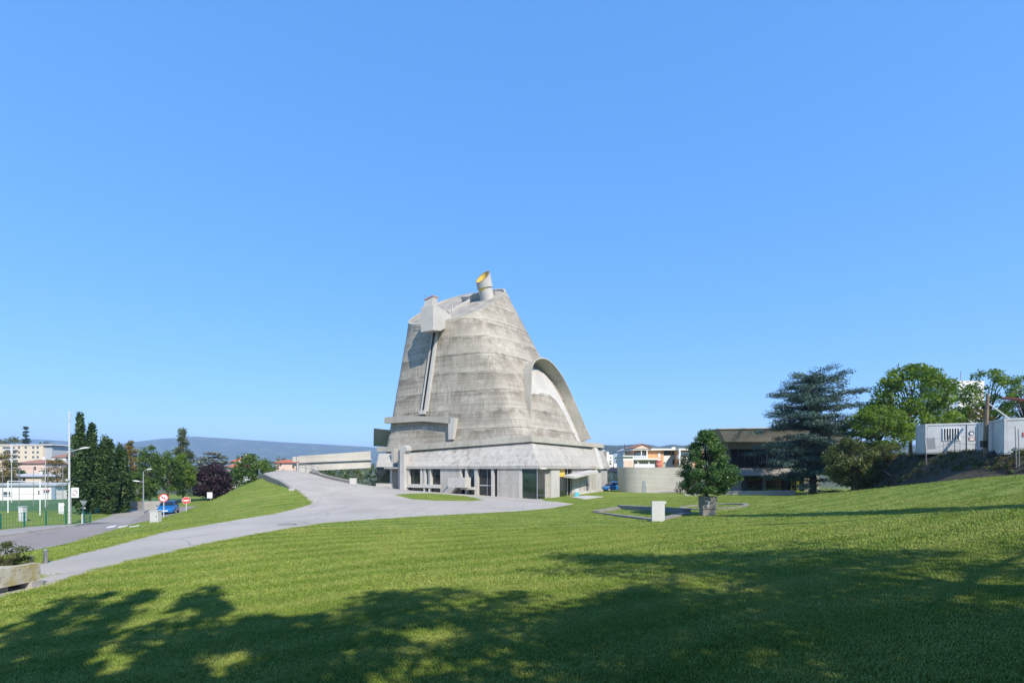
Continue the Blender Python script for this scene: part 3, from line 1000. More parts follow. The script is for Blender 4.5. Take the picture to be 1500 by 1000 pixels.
# entrance canopy: tilted slab over the door on the right face
ca, cb = atR(824), atR(860)
MB().hexa([vz(ca + NR * .2, -1.15), vz(ca + NR * 1.7, -1.30), vz(cb + NR * 1.7, -.62), vz(cb + NR * .2, -.52)], [vz(ca + NR * .2, -.85), vz(ca + NR * 1.7, -1.0), vz(cb + NR * 1.7, -.28), vz(cb + NR * .2, -.2)]).build('entrance_canopy', 'smooth', church)
# balcony and stair on the left face
p0 = atL(668) + NL * 1.3
def BH(px, py): return hit(px, py, p0, NL)
bal = MB().prism([BH(656, 699.2), BH(681.5, 699.2), BH(681.5, 713.8), BH(656, 713.5)], VD * 1.25).build('balcony', 'smooth', church)
MB().prism([BH(656.3, 713.7), BH(667, 713.8), BH(659, 723.5), BH(647.5, 722.6)], VD * 1.2).build('stair_flight', 'concrete', church)
# rain-water pier carrying the gutter spout
p0 = atL(588) + NL * .55
m = MB().prism([hit(585.5, 730, p0, NL), hit(592, 730, p0, NL), hit(592, 663, p0, NL), hit(595.5, 659.5, p0, NL), hit(595.5, 654, p0, NL), hit(592, 652, p0, NL), hit(585.5, 653.5, p0, NL)], VD * 1.0)
m.build('gutter_pier', 'smooth', church)
p1 = p0 + VD * .35
MB().prism([hit(583.2, 730, p1, NL), hit(584.4, 730, p1, NL), hit(584.4, 653, p1, NL), hit(583.2, 653, p1, NL)], VD * 1.0).build('gutter_pier_fin', 'smooth', church)
# small bay left of the pier
w = MB().prism([P(575, 712, 69.3), P(584, 716, 69), P(584, 662, 69), P(575, 662, 69.3)], VD * .4)
w.build('wall_panel', 'concrete', church)
s0, s1 = P(551, 683.5, 69.2), P(577, 683.5, 68.3)
t0, t1 = P(555, 664, 71.0), P(575.5, 664, 70.0)
MB().hexa([s0, s1, t1, t0], [s0 + VD * .35, s1 + VD * .35, t1 + VD * .35, t0 + VD * .35]).build('skirt', 'concrete', church)
q0, q1 = P(552, 707.5, 69.5), P(572, 707.5, 68.8)
MB().hexa([q0, q1, vz(q1, .2), vz(q0, .2)], [q0 + VD * .05, q1 + VD * .05, vz(q1 + VD * .05, .2), vz(q0 + VD * .05, .2)]).build('window_pane', 'glass', church)
MB().hexa([vz(q0 + NL * .2, q0.z - .5), vz(q1 + NL * .2, q0.z - .55), vz(q1 + NL * .2, q0.z), vz(q0 + NL * .2, q0.z)], [vz(q0 + VD * .6, q0.z - .5), vz(q1 + VD * .6, q0.z - .55), vz(q1 + VD * .6, q0.z), vz(q0 + VD * .6, q0.z)]).build('sill', 'smooth', church)
MB().hexa([vz(q1 + NL * .1, -3.6), vz(q1 + NL * .1 - U * .4, -3.6), vz(q1 + NL * .1 - U * .4, .2), vz(q1 + NL * .1, .2)], [vz(q1 + VD * .5, -3.6), vz(q1 + VD * .5 - U * .4, -3.6), vz(q1 + VD * .5 - U * .4, .2), vz(q1 + VD * .5, .2)]).build('pier', 'smooth', church)
# solid core and the two hidden sides
cc = A + U * 1.0 + VD * 1.2
MB().hexa([vz(cc, -4.5), vz(cc + U * 22.6, -4.5), vz(cc + U * 22.6 + VD * 25, -4.5), vz(cc + VD * 25, -4.5)], [vz(cc, -.1), vz(cc + U * 22.6, -.1), vz(cc + U * 22.6 + VD * 25, -.1), vz(cc + VD * 25, -.1)]).build('core_wall', 'darkc', church)
f0 = A + U * .05 + VD * .05
MB().hexa([vz(f0, -.028), vz(f0 + U * 24, -.028), vz(f0 + U * 24 + VD * 27.3, -.028), vz(f0 + VD * 27.3, -.028)], [vz(f0, .2), vz(f0 + U * 24, .2), vz(f0 + U * 24 + VD * 27.3, .2), vz(f0 + VD * 27.3, .2)]).build('floor_slab', 'concrete', church)
W0 = A + U * 24
MB().hexa([vz(W0 + VD * 1.5, -5), vz(W0 + VD * 27, -5), vz(W0 + VD * 27, 2.9), vz(W0 + VD * 1.5, 2.9)], [vz(W0 + VD * 1.5 - U * .5, -5), vz(W0 + VD * 27 - U * .5, -5), vz(W0 + VD * 27 - U * .5, 2.9), vz(W0 + VD * 1.5 - U * .5, 2.9)]).build('west_wall', 'concrete', church)
B0 = A + VD * 27.4
MB().hexa([vz(B0 + U * .5, -5), vz(B0 + U * 23.4, -5), vz(B0 + U * 23.4, 2.9), vz(B0 + U * .5, 2.9)], [vz(B0 + U * .5 - VD * .5, -5), vz(B0 + U * 23.4 - VD * .5, -5), vz(B0 + U * 23.4 - VD * .5, 2.9), vz(B0 + U * .5 - VD * .5, 2.9)]).build('rear_wall', 'concrete', church)
MB().hexa([vz(cC - VD * 1, 2.0), vz(cC + U * 24, 2.0), vz(cC + U * 24 + VD * .6, 2.0), vz(gC, 2.0)], [vz(cC - VD * 1, 3.3), vz(cC + U * 24, 3.3), vz(cC + U * 24 + VD * .6, 3.3), vz(gC, 3.3)]).build('rear_gutter', 'gutter', church)

# ------------------------------------------------------------ foliage
def unit(n, rng):
    v = rng.normal(size=(n, 3))
    return v / np.linalg.norm(v, axis=1, keepdims=True)

def leaf_quads(cen, rad, per, size, rng, flat=0.0, aspect=0.5, tint_c=None, spread='ball'):
    """cen (n,3) clump centres, rad (n,3) clump radii, per leaves in each -> verts, faces, tint"""
    n = len(cen)
    m = n * per
    ci = np.repeat(np.arange(n), per)
    u = unit(m, rng) * (rng.random(m) ** 0.45)[:, None]
    p = cen[ci] + u * rad[ci]
    nrm = unit(m, rng) + u * 0.6 + np.array([0, 0, flat])
    nrm /= np.linalg.norm(nrm, axis=1, keepdims=True)
    a = np.cross(nrm, unit(m, rng))
    a /= np.linalg.norm(a, axis=1, keepdims=True) + 1e-9
    b = np.cross(nrm, a)
    s = size * rng.uniform(0.6, 1.3, m)[:, None]
    fold = nrm * s * rng.uniform(0.0, 0.25, m)[:, None]
    v = np.stack([p - a * s, p - b * s * aspect + fold, p + a * s, p + b * s * aspect + fold], 1).reshape(-1, 3)
    f = np.arange(m * 4).reshape(-1, 4)
    tc = (tint_c if tint_c is not None else rng.uniform(0.15, 0.75, n))[ci]
    t = np.clip(tc + rng.normal(0, 0.16, m), 0, 1)
    return v, f, np.repeat(t, 4)

def crown_obj(name, parts, mat, parent):
    vs, fs, ts, b = [], [], [], 0
    for v, f, t in parts:
        vs.append(v); fs.append(f + b); ts.append(t); b += len(v)
    return mesh_obj(name, np.concatenate(vs), np.concatenate(fs), M[mat], parent, attr=np.concatenate(ts))

def env_radius(shape, h):
    if shape == 'pillar':
        return 1.0 if h < .86 else .75
    if shape == 'pear':
        return min(1, .72 + 1.1 * h) * (1 - max(0, h - .22) / .80) ** 0.62
    if shape == 'ball':
        return math.sqrt(max(0.02, 1 - (2 * h - 1) ** 2))
    if shape == 'egg':
        return min(1, 1.45 * h ** 0.55) * (1 - h) ** 0.5 * 1.25
    if shape == 'cone':
        return (1 - h) ** 0.85 * min(1, 4.5 * h + .35)
    if shape == 'column':
        return min(1, .55 + 2.5 * h) * (1 - max(0, h - .45) / .56) ** 0.75
    if shape == 'dome':
        return math.sqrt(max(0.02, 1 - h ** 2.2)) * min(1, .6 + 2 * h)
    return 1

def tree(name, label, base, H, wid, mat, shape='ball', cb=0.22, clumps=60, per=70, leaf=0.16, cr=0.16, seed=1, group=None, cat='tree', trunk_r=None, limbs=14, flat=0.35, wy=None, lean=(0, 0), aspect=.5):
    rng = np.random.default_rng(seed)
    base = V3(base)
    root = thing(name, label, cat, base, group)
    h0 = H * cb
    ch = H - h0
    cen, rad = [], []
    rx, ry = wid / 2, (wy or wid) / 2
    for i in range(clumps):
        for _ in range(30):
            h = rng.random()
            if rng.random() < env_radius(shape, h) + .12:
                break
        e = env_radius(shape, h)
        a = rng.uniform(0, 2 * math.pi)
        q = e * (rng.uniform(0.25, 1.0) ** 0.55) * rng.uniform(.82, 1.08)
        k = cr * wid * rng.uniform(0.65, 1.3)
        cen.append((base.x + math.cos(a) * q * (rx - k * .25) + lean[0] * h, base.y + math.sin(a) * q * (ry - k * .25) + lean[1] * h, base.z + h0 + h * ch * 0.96))
        if shape in ('column', 'pillar'):
            rad.append((k, k, k * 2.2))
        else:
            rad.append((k, k, k * .7))
    cen, rad = np.array(cen), np.array(rad)
    m = MB()
    tr = trunk_r or max(.06, H * .018)
    top = base + V3((lean[0] * .6, lean[1] * .6, h0 + ch * .72))
    npt = 6
    pts = [base + V3((0, 0, -.15))] + [base.lerp(top, (i + 1) / npt) + V3((rng.normal() * tr * .35, rng.normal() * tr * .35, 0)) for i in range(npt)]
    m.tube(pts, [tr * 1.25] + [tr * (1 - .8 * (i + 1) / npt) for i in range(npt)], 8)
    for i in rng.choice(len(cen), min(limbs, len(cen)), replace=False):
        c = V3(cen[i])
        zs = base.z + h0 * .75 + (c.z - base.z - h0 * .75) * .45
        s = base + (top - base) * max(.05, min(.95, (zs - base.z) / max(.1, top.z - base.z)))
        mid = s.lerp(c, .55) + V3((0, 0, (c - s).length * .08))
        m.tube([s, mid, c], [tr * .42, tr * .26, tr * .08], 5)
    m.build('trunk', 'bark', root, smooth=True)
    crown_obj('crown', [leaf_quads(cen, rad, per, leaf, rng, flat, aspect)], mat, root)
    return root

def cedar(name, label, base, H, wid, mat, levels=11, cb=.16, seed=3, per=55, leaf=.16, group=None, top_flat=.55, droop=.06, cat='tree', trunk_r=None, dens=1.0, dome=False):
    rng = np.random.default_rng(seed)
    base = V3(base)
    root = thing(name, label, cat, base, group)
    m = MB()
    tr = trunk_r or H * .028
    pts = [base + V3((rng.normal() * .1 * (i > 0), rng.normal() * .1 * (i > 0), -.2 + H * .97 * i / 7)) for i in range(8)]
    m.tube(pts, [tr * (1.15 - i / 7.3) for i in range(8)], 9)
    cen, rad, tin = [], [], []
    for L in range(levels):
        h = cb + (1 - cb) * L / (levels - 1)
        e = max(.12, max(0, 1 - h ** 4.2) ** .55 if dome else max(0, 1 - h) ** top_flat)
        e *= min(1, .72 + 1.6 * (h - cb))
        nb = int(rng.integers(5, 7)) if dome else (int(rng.integers(5, 8)) if h < .85 else 4)
        a0 = rng.uniform(0, 6.28)
        for b in range(nb):
            a = a0 + 6.283 * b / nb + rng.normal(0, .25)
            ln = wid / 2 * e * rng.uniform(.5 if dome else .62, 1.12)
            z = base.z + H * h * (.985 if dome else 1) + rng.normal(0, H * (.038 if dome else .016))
            s = V3((base.x, base.y, z - ln * .10))
            rise = rng.uniform(.02, .22) + (.22 * h * h if dome else 0)
            def bp(t):
                return s + V3((math.cos(a) * ln * t, math.sin(a) * ln * t, ln * (rise * t - droop * 3 * t * t + .1)))
            m.tube([bp(0), bp(.35), bp(.7), bp(.97)], [tr * .34 * (1 - h * .6), tr * .24 * (1 - h * .6), tr * .13, tr * .04], 5)
            k = max(2, int(ln / (wid * .075)))
            tb = rng.uniform(.2, .7)
            for q in range(k):
                t = (q + 1.0) / k
                c = bp(t)
                sp = wid * .045 * (1.4 - .5 * t)
                for _ in range(2):
                    off = rng.normal(0, sp * .8, 3) * np.array([1, 1, .12])
                    cen.append((c.x + off[0], c.y + off[1], c.z + off[2] + .05))
                    r_ = wid * rng.uniform(.05, .085)
                    rad.append((r_, r_, r_ * (.45 if dome else .28)))
                    tin.append(np.clip(tb + rng.normal(0, .1), .05, .9))
    m.build('trunk', 'bark', root, smooth=True)
    v = leaf_quads(np.array(cen), np.array(rad), int(per * dens), leaf, rng, 1.1, .28, np.array(tin))
    crown_obj('crown', [v], mat, root)
    return root

def at(px, Y):
    x = (px - HX) / F * Y
    return G(x, Y)
def mpx(Y):
    return Y / F        # metres per photograph pixel at distance Y

# --- left: clipped columnar hornbeams beside the side street
for i, (px, Y, top, w, sd) in enumerate([(116, 52, 604, 27, 11), (134, 53.5, 618, 24, 12), (157, 54.5, 627, 27, 13), (177, 57, 652, 26, 14)]):
    b = at(px, Y)
    H = (HY - top) / F * Y - b.z
    lab = ['tallest dark columnar hornbeam, beside the tall light mast', 'dark columnar hornbeam, second from the tall light mast', 'dark columnar hornbeam, third from the tall light mast', 'lowest dark columnar hornbeam, at the end of its row by the slim floodlight pole'][i]
    tree('columnar_hornbeam', lab, b, H, w * mpx(Y) * 1.02, 'leaf_dark', 'column', .05, 110, 110, .15, .17, sd, 'columnar hornbeams by the street', limbs=16)
LEFT = [  # name, label, px, Y, top y, width px, material, shape, cb, clumps, seed
    ('acacia_tree', 'olive and rust coloured tree behind the slim floodlight pole', 192, 72, 644, 34, 'leaf_autumn', 'egg', .18, 55, 21),
    ('street_tree', 'dense green tree rising behind the double-headed street lamp', 219, 68, 647, 44, 'leaf_broad', 'egg', .14, 80, 22),
    ('street_tree', 'rounded green tree overhanging the blue car', 246, 74, 660, 42, 'leaf_broad', 'ball', .22, 70, 23),
    ('street_tree', 'lighter green tree above the no-entry sign', 268, 78, 662, 38, 'leaf_bright', 'egg', .16, 65, 24),
    ('street_tree', 'low green tree filling the gap behind the grey street boundary wall', 205, 63, 690, 30, 'leaf_broad', 'ball', .15, 40, 25),
    ('copper_beech', 'dark purple-leaved round tree behind the grass mound', 312, 84, 681, 54, 'leaf_purple', 'ball', .08, 90, 26),
    ('round_tree', 'leafy green tree at the top of the ramp beside the railing', 372, 80, 664, 56, 'leaf_broad', 'ball', .05, 80, 27),
    ('round_tree', 'small green tree between the purple tree and the ramp', 346, 92, 690, 22, 'leaf_broad', 'ball', .08, 30, 28),
    ('garden_tree', 'yellow autumn tree in front of the long cream apartment block', 4, 120, 664, 40, 'leaf_autumn', 'ball', .1, 50, 29),
    ('garden_tree', 'dark green tree beside the yellow autumn tree', 22, 135, 676, 26, 'leaf_dark', 'ball', .1, 40, 30),
    ('garden_tree', 'thin brown autumn tree right of the hip-roofed house', 83, 112, 670, 32, 'leaf_autumn', 'ball', .12, 34, 31),
    ('hill_tree', 'broad green tree behind the cream apartment block end', 66, 330, 647, 46, 'leaf_broad', 'dome', .05, 50, 32),
    ('hill_tree', 'green tree left of the pointed conifer above the apartment block', 17, 340, 638, 34, 'leaf_olive', 'dome', .05, 45, 33),
    ('hill_tree', 'rusty autumn tree above the left end of the apartment block', 0, 345, 640, 30, 'leaf_autumn', 'dome', .05, 40, 34),
    ('hill_tree', 'green tree beside the columnar hornbeams, above the roofs', 92, 320, 652, 24, 'leaf_bright', 'dome', .05, 36, 35),
]
for nm, lab, px, Y, top, w, mat, shp, cb, cl, sd in LEFT:
    b = at(px, Y)
    H = (HY - top) / F * Y - b.z
    wd = w * mpx(Y)
    tree(nm, lab, b, H, wd, mat, shp, cb, cl, 75, max(.13, min(.8, wd * .034)), .17, sd, limbs=10)
b = at(268, 118)
tree('tall_conifer', 'tall ragged conifer standing against the blue hills', b, (HY - 624) / F * 118 - b.z, 46 * mpx(118), 'leaf_olive', 'cone', .06, 110, 70, .22, .13, 41, limbs=20)
b = at(38, 350)
cedar('tall_conifer', 'pointed dark conifer above the cream apartment block', b, (HY - 628) / F * 350 - b.z, 20 * mpx(350), 'leaf_dark', 14, .1, 42, 50, .8, top_flat=.7, droop=.03)
b = at(312, 104)
cedar('silver_cedar', 'wide silvery blue cedar behind the dark purple tree', b, (HY - 664) / F * 104 - b.z, 76 * mpx(104), 'leaf_silver', 9, .18, 43, 50, .3, top_flat=.38, droop=.05)
b = at(292, 98)
cedar('silver_cedar', 'second silvery cedar, left of the purple tree', b, (HY - 676) / F * 98 - b.z, 44 * mpx(98), 'leaf_silver', 8, .12, 44, 45, .28, top_flat=.45, droop=.05)

# --- right: cedar, bright trees, scrub
b = at(1190, 63)
cedar('blue_cedar', 'large blue-green cedar with layered branches in front of the glazed hall', b, (HY - 546) / F * 63 - b.z, 150 * mpx(63), 'leaf_cedar', 25, .14, 57, 72, .165, droop=.05, trunk_r=.42, dome=True)
def rtree(nm, lab, px, Y, top, w, mat, shp, cb, cl, sd, per=90, leaf=None, **kw):
    b = at(px, Y)
    H = (HY - top) / F * Y - b.z
    wd = w * mpx(Y)
    return tree(nm, lab, b, H, wd, mat, shp, cb, cl, per, leaf or wd * .019, .095, sd, limbs=34, **kw)
rtree('honey_locust', 'tall green tree with a spreading crown left of the white site cabins', 1334, 60, 534, 132, 'leaf_bright', 'dome', .24, 165, 61, 62)
rtree('bright_tree', 'bright lime green tree between the cedar and the site cabins', 1288, 55, 592, 92, 'leaf_bright', 'ball', .18, 130, 62)
rtree('honey_locust', 'green tree rising behind the white site cabins beside the leaning timber pole', 1448, 62, 538, 100, 'leaf_bright', 'dome', .30, 110, 63, 62)
rtree('bright_tree', 'yellow-green tree behind the second site cabin', 1500, 58, 546, 66, 'leaf_bright', 'ball', .2, 70, 64)
rtree('autumn_tree', 'small yellowing tree behind the cabin roofs', 1437, 57, 594, 44, 'leaf_autumn', 'ball', .2, 40, 65)
rtree('scrub_tree', 'pale olive scrub tree at the foot of the earth bank', 1248, 50, 642, 100, 'leaf_olive', 'egg', .16, 130, 66, 90)
rtree('scrub_tree', 'low olive shrub on the shoulder of the earth bank', 1296, 49, 650, 52, 'leaf_olive', 'ball', .1, 40, 67, 80)
rtree('garden_shrub', 'dark shrub behind the church corner, right of the far car', 893, 92, 690, 24, 'leaf_broad', 'ball', .05, 30, 68)
rtree('garden_shrub', 'light green hedge shrub behind the far blue car', 905, 88, 706, 22, 'leaf_bright', 'ball', .02, 26, 69)
for i, (px, Y, top, w, mt, lab) in enumerate([(492, 92, 687, 40, 'leaf_dark', 'dark shrub growing under the footbridge, nearest the ramp'), (522, 95, 688, 38, 'leaf_olive', 'olive shrub growing under the middle of the footbridge'), (546, 93, 690, 26, 'leaf_dark', 'dark shrub under the church end of the footbridge'),
                                              (408, 96, 679, 30, 'leaf_dark', 'dark shrub behind the green fence at the ramp top'), (432, 99, 680, 24, 'leaf_broad', 'green shrub behind the fence where the footbridge starts')]):
    rtree('shrub', lab, px, Y, top, w, mt, 'ball', .02, 30, 80 + i, 70)
# --- trees behind the viewpoint whose shadows lie on the lawn
SHADOW = [(-1.5, -2.4, 13.6, 1.3, 'pillar', 'tall narrow tree casting the leftmost column of shade on the lawn', 60),
          (-0.25, -2.6, 13.6, 1.1, 'pillar', 'tall narrow tree casting the second column of shade on the lawn', 60),
          (1.05, -2.8, 14.0, 1.35, 'pillar', 'tall narrow tree casting the widest column of shade on the lawn', 70),
          (-2.0, -3.4, 9.6, 6.0, 'egg', 'leafy tree shading the lawn nearest the concrete planter wall', 66),
          (.6, -4.2, 9.2, 5.2, 'egg', 'leafy tree shading the lawn below the columns of shade', 56),
          (3.4, -4.4, 12.6, 3.4, 'egg', 'leafy tree casting the short round shade in the lawn centre', 50)]
for i, (x, y, h, w, shp, lab, ncl) in enumerate(SHADOW):
    tree('shade_tree', lab, G(x, y), h, w, 'leaf_dark', shp, .12 if shp == 'pillar' else .46, ncl, 60, .13 if shp == 'pillar' else .17, .2 if shp == 'pillar' else .13, 120 + i, 'trees along the top of the lawn', limbs=10)
CED = [(4.9, -2.6, 10.8, 9.5, 131, 'broad cedar casting the feathered shade across the lawn centre'),
       (9.6, 0.6, 11.6, 12.0, 132, 'broad cedar casting the wide band of shade below the planter tree'),
       (8.4, -3.4, 10.5, 9.0, 133, 'cedar casting the streaked shade in the right corner of the lawn')]
for x, y, h, w, sd, lab in CED:
    cedar('shade_cedar', lab, G(x, y), h, w, 'leaf_cedar', 5, .36, sd, 60, .15, 'cedars along the top of the lawn', .45)
for x, y, h, w, sd, lab in ((23.5, 13.4, 17.0, 3.0, 141, 'tall narrow tree casting the long thin streak of shade reaching the planter'), (18.6, 6.8, 13.0, 2.6, 142, 'tall narrow tree casting the second thin streak of shade on the rising lawn')):
    tree('shade_tree', lab, G(x, y), h, w, 'leaf_dark', 'column', .2, 80, 80, .18, .18, sd, 'trees along the top of the lawn', limbs=10)

# ------------------------------------------------------------ hills, far wood, haze
def hill(name, prof, Y, depth, seed):
    """ridge whose skyline follows (px, py) at distance Y; slopes down towards and away from the camera"""
    rng = np.random.default_rng(seed)
    xs = np.linspace(prof[0][0], prof[-1][0], 420)
    hs = np.interp(xs, [p[0] for p in prof], [HY - p[1] for p in prof]) / F * Y
    for k in range(5):
        hs = hs + np.interp(xs, np.linspace(xs[0], xs[-1], 10 * 2 ** k), rng.normal(0, Y * .0013 / 1.5 ** k, 10 * 2 ** k))
    X = (xs - HX) / F * Y
    rows = [(-1.0, -.02), (-.75, .16), (-.5, .38), (-.3, .62), (-.15, .82), (0, 1.0), (.3, .8), (1, -.02)]
    vs, fs = [], []
    for d, f in rows:
        for i in range(len(X)):
            j = f if f in (1.0, -.02) else f + rng.normal(0, .035)
            vs.append((X[i] * (1 + .15 * d * depth / Y), Y + d * depth, -9 + (hs[i] + 9) * j))
    n = len(X)
    for r in range(len(rows) - 1):
        for i in range(n - 1):
            fs.append([r * n + i, r * n + i + 1, (r + 1) * n + i + 1, (r + 1) * n + i])
    tag(mesh_obj(name, vs, fs, M['forest'], smooth=True), kind='structure')
m, nt, bs = _nt('forested_hill')
p = pos(nt)
c = ramp(nt, noise(nt, p, 0.012, 6, .7), [(.38, (.012, .024, .010)), (.52, (.045, .065, .024)), (.62, (.13, .15, .06))])
nt.links.new(c, bs.inputs['Base Color'])
bs.inputs['Roughness'].default_value = 1
bumpn(nt, bs, noise(nt, p, .06, 4, .8), 1, 12)
M['forest'] = m
hill('hills', [(-900, 655), (-300, 648), (-60, 650), (40, 642), (95, 645), (140, 652), (200, 645), (235, 641), (285, 638), (330, 641), (400, 646), (470, 650), (545, 655), (620, 660), (760, 664), (840, 660), (900, 657), (1000, 655), (1200, 652), (1700, 650), (2400, 655)], 4200, 1500, 1)
hill('hills', [(780, 676), (850, 664), (885, 651), (915, 652), (940, 649), (965, 653), (985, 650), (1020, 653), (1060, 650), (1120, 655), (1250, 652), (1500, 650), (1900, 655), (2300, 676)], 1500, 600, 2)

def far_wood():
    rng = np.random.default_rng(90)
    cen, rad = [], []
    for i in range(520):
        Y = rng.uniform(170, 1100)
        px = rng.uniform(-250, 620) if rng.random() < .75 else rng.uniform(840, 1800)
        if Y < 360 and px < 130: continue
        x = (px - HX) / F * Y
        r_ = rng.uniform(3, 6.5)
        cen.append((x, Y, gz(x, Y) + r_ * .8)); rad.append((r_, r_, r_ * .95))
    v, f, t = leaf_quads(np.array(cen), np.array(rad), 60, 1.0, rng, .3)
    tag(mesh_obj('far_wood', v, f, M['leaf_olive'], attr=t), 'far-off belt of trees at the foot of the hills', 'wood', kind='stuff')
far_wood()

hz = MB().box((0, 0, 165), (23000, 23000, 355)).build('haze', 'white')
hz.data.materials.clear()
hm = bpy.data.materials.new('haze_air')
hm.use_nodes = True
hm.node_tree.nodes.remove(hm.node_tree.nodes['Principled BSDF'])
pv = hm.node_tree.nodes.new('ShaderNodeVolumePrincipled')
pv.inputs['Color'].default_value = (.50, .71, 1, 1)
pv.inputs['Density'].default_value = 0.00021
pv.inputs['Anisotropy'].default_value = 0.0
hm.node_tree.links.new(pv.outputs[0], hm.node_tree.nodes['Material Output'].inputs['Volume'])
hz.data.materials.append(hm)
tag(hz, 'thin blue haze in the air over the valley', 'haze', kind='stuff')

# ------------------------------------------------------------ ramp, footbridge, kerbs, railings
def gline(pts, step=1.0, dz=0.0):
    out = []
    for (ax, ay), (bx, by) in zip(pts[:-1], pts[1:]):
        n = max(1, int(math.hypot(bx - ax, by - ay) / step))
        for i in range(n):
            out.append(G(ax + (bx - ax) * i / n, ay + (by - ay) * i / n, dz))
    out.append(G(*pts[-1], dz))
    return out
rw_ = thing('retaining_wall', 'low concrete retaining edge along the left side of the ramp, dark on its outer side', 'retaining wall', G(*RL[1]))
MB().sweep([p + V3((-.16, -.12, 0)) for p in gline(RL, 1.0)], [(-.17, -.9), (.14, -.9), (.14, .02), (-.17, .02)]).build('coping', 'darkc', rw_)
e = G(*RL[2])
MB().box(e + V3((-.05, -.3, -.12)), (.5, .7, .5)).build('end_block', 'smooth', rw_)

kr = [(-26.0, 62.5), tuple(gp(475, 699))[:2], tuple(gp(515, 708))[:2]]
rk = thing('ramp_kerb_wall', 'low weathered concrete kerb wall along the right side of the ramp', 'kerb wall', G(*kr[1]))
MB().sweep([p for p in gline(kr, 1.0)], [(-.25, -.6), (.2, -.6), (.2, .30), (-.25, .34)]).build('wall_body', 'darkc', rk)
MB().box(G(*kr[2]) + V3((.2, 0, .25)), (.7, .5, .75)).build('end_block', 'smooth', rk)

br = thing('footbridge', 'pale concrete footbridge with solid parapets leading from the ramp to the church', 'footbridge', G(-29, 66))
a, b = P(435, 668, 66), P(543, 660.5, 72.4)
back = V3((-.55, .83, 0))
def bq(p0, p1, t0, b0, t1, b1, off=0, dep=.35, name='parapet', mat='wallc'):
    s = back * off
    q = [vz(p0 + s, b0), vz(p1 + s, b1), vz(p1 + s, t1), vz(p0 + s, t0)]
    return MB().hexa(q, [x + back * dep for x in q]).build(name, mat, br)
bq(a, b, 1.68, .95, 2.62, 1.52)
bq(a + (b - a) * .02, b, .92, .78, 1.50, 1.30, -.35, .9, 'ledge', 'smooth')
bq(a + (b - a) * .16, b, .74, -.32, 1.28, .12, 0, .5, 'edge_beam', 'smooth')
bq(a, a + (b - a) * .16, .77, -1.2, .77, -1.2, .02, .6, 'abutment', 'smooth')
bq(a, b, .75, .35, 1.25, .85, .5, 3.2, 'deck', 'concrete')
bq(a, b, 1.68, .95, 2.62, 1.52, 3.6, .35)
w0 = P(459, 686, 65.5); w1 = P(481, 698, 64)
MB().hexa([vz(w0, -2.2), vz(w1, -2.6), w1, w0], [vz(w0 + back * .5, -2.2), vz(w1 + back * .5, -2.6), w1 + back * .5, w0 + back * .5]).build('wing_wall', 'concrete', br)

def railing(name, label, pts, h, n_bar, mat, group=None, rail=.04, step=None):
    ps = [V3(p) for p in pts]
    root = thing(name, label, 'railing', ps[0], group)
    for p in ps:
        MB().tube([p + UP * -.05, p + UP * h], rail, 6).build('post', mat, root)
    for k in range(n_bar):
        z = h * (1 - k / max(1, n_bar + .3))
        MB().tube([p + UP * z for p in ps], rail * .8, 6).build('rail', mat, root)
    return root
railing('ramp_railing', 'grey metal railing where the ramp meets the footbridge', [G(-27.2, 61.6), G(-26.2, 61.4), G(-25.2, 60.9), G(-24.3, 60.6)], 1.05, 2, 'greymesh')
railing('ramp_railing', 'blue-grey metal railing at the top left corner of the ramp', [G(-32.6, 62.3), G(-32.9, 63.3), G(-33.1, 64.3)], 1.1, 3, 'bluegrey')
def mesh_fence(name, label, pts, h, mat, wires=9, rows=5, r=.035, wr=.009, cat='fence', group=None):
    ps = [V3(p) for p in pts]
    root = thing(name, label, cat, ps[0], group)
    for p in ps:
        MB().box(p + UP * (h / 2 - .1), (r * 2, r * 2, h + .25)).build('post', mat, root)
    for p, q in zip(ps[:-1], ps[1:]):
        m = MB()
        for k in range(rows):
            z = UP * (.08 + (h - .1) * k / (rows - 1))
            m.tube([p + z, q + z], wr, 4, False)
        for k in range(1, wires):
            s = p.lerp(q, k / wires)
            m.tube([s + UP * .06, s + UP * h], wr, 4, False)
        m.build('wire_panel', mat, root)
    return root
mesh_fence('mesh_fence', 'green wire mesh fence across the head of the ramp', [G(-33.0 + 5.2 * k / 6, 66.5 + 2.2 * k / 6, .25) for k in range(7)], 1.15, 'greenmetal', 10, 6, .04, .014)
kb = thing('ramp_head_kerb', 'pale stone kerb under the green fence at the ramp head', 'kerb', G(-31, 67))
MB().sweep([G(-33.3, 66.2), G(-30.5, 67.4), G(-27.6, 68.4)], [(-.2, -.5), (.2, -.5), (.2, .28), (-.2, .28)]).build('kerb_body', 'mossc', kb)

# street: kerb, markings
MB().sweep(gline([(-29.3, 2), (-29.3, 20), (-29.9, 33), (-33.0, 40), (-34.6, 43.0)], 1.5), [(-.09, -.2), (.09, -.2), (.09, .11), (-.09, .11)]).build('road_kerb', 'kerb')
bpy.data.objects['road_kerb']['kind'] = 'structure'
def marking(px_poly, label):
    pts = [gp(*q) for q in px_poly]
    # subdivide lengthwise so that the paint follows the road
    n = 6
    vs, fs = [], []
    for i in range(n + 1):
        t = i / n
        for a_, b_ in ((pts[0], pts[1]), (pts[3], pts[2])):
            q = a_.lerp(b_, t)
            vs.append((q.x, q.y, gz(q.x, q.y) + .006))
    for i in range(n):
        fs.append([2 * i, 2 * i + 2, 2 * i + 3, 2 * i + 1])
    o = mesh_obj('road_marking', vs, fs, M['asphalt_mark'], loc=vs[0])
    tag(o, label, 'road marking', 'white road markings on the street')
marking([(100, 769.0), (152, 765.3), (152, 767.0), (100, 770.8)], 'long white line painted on the street beside the light mast')
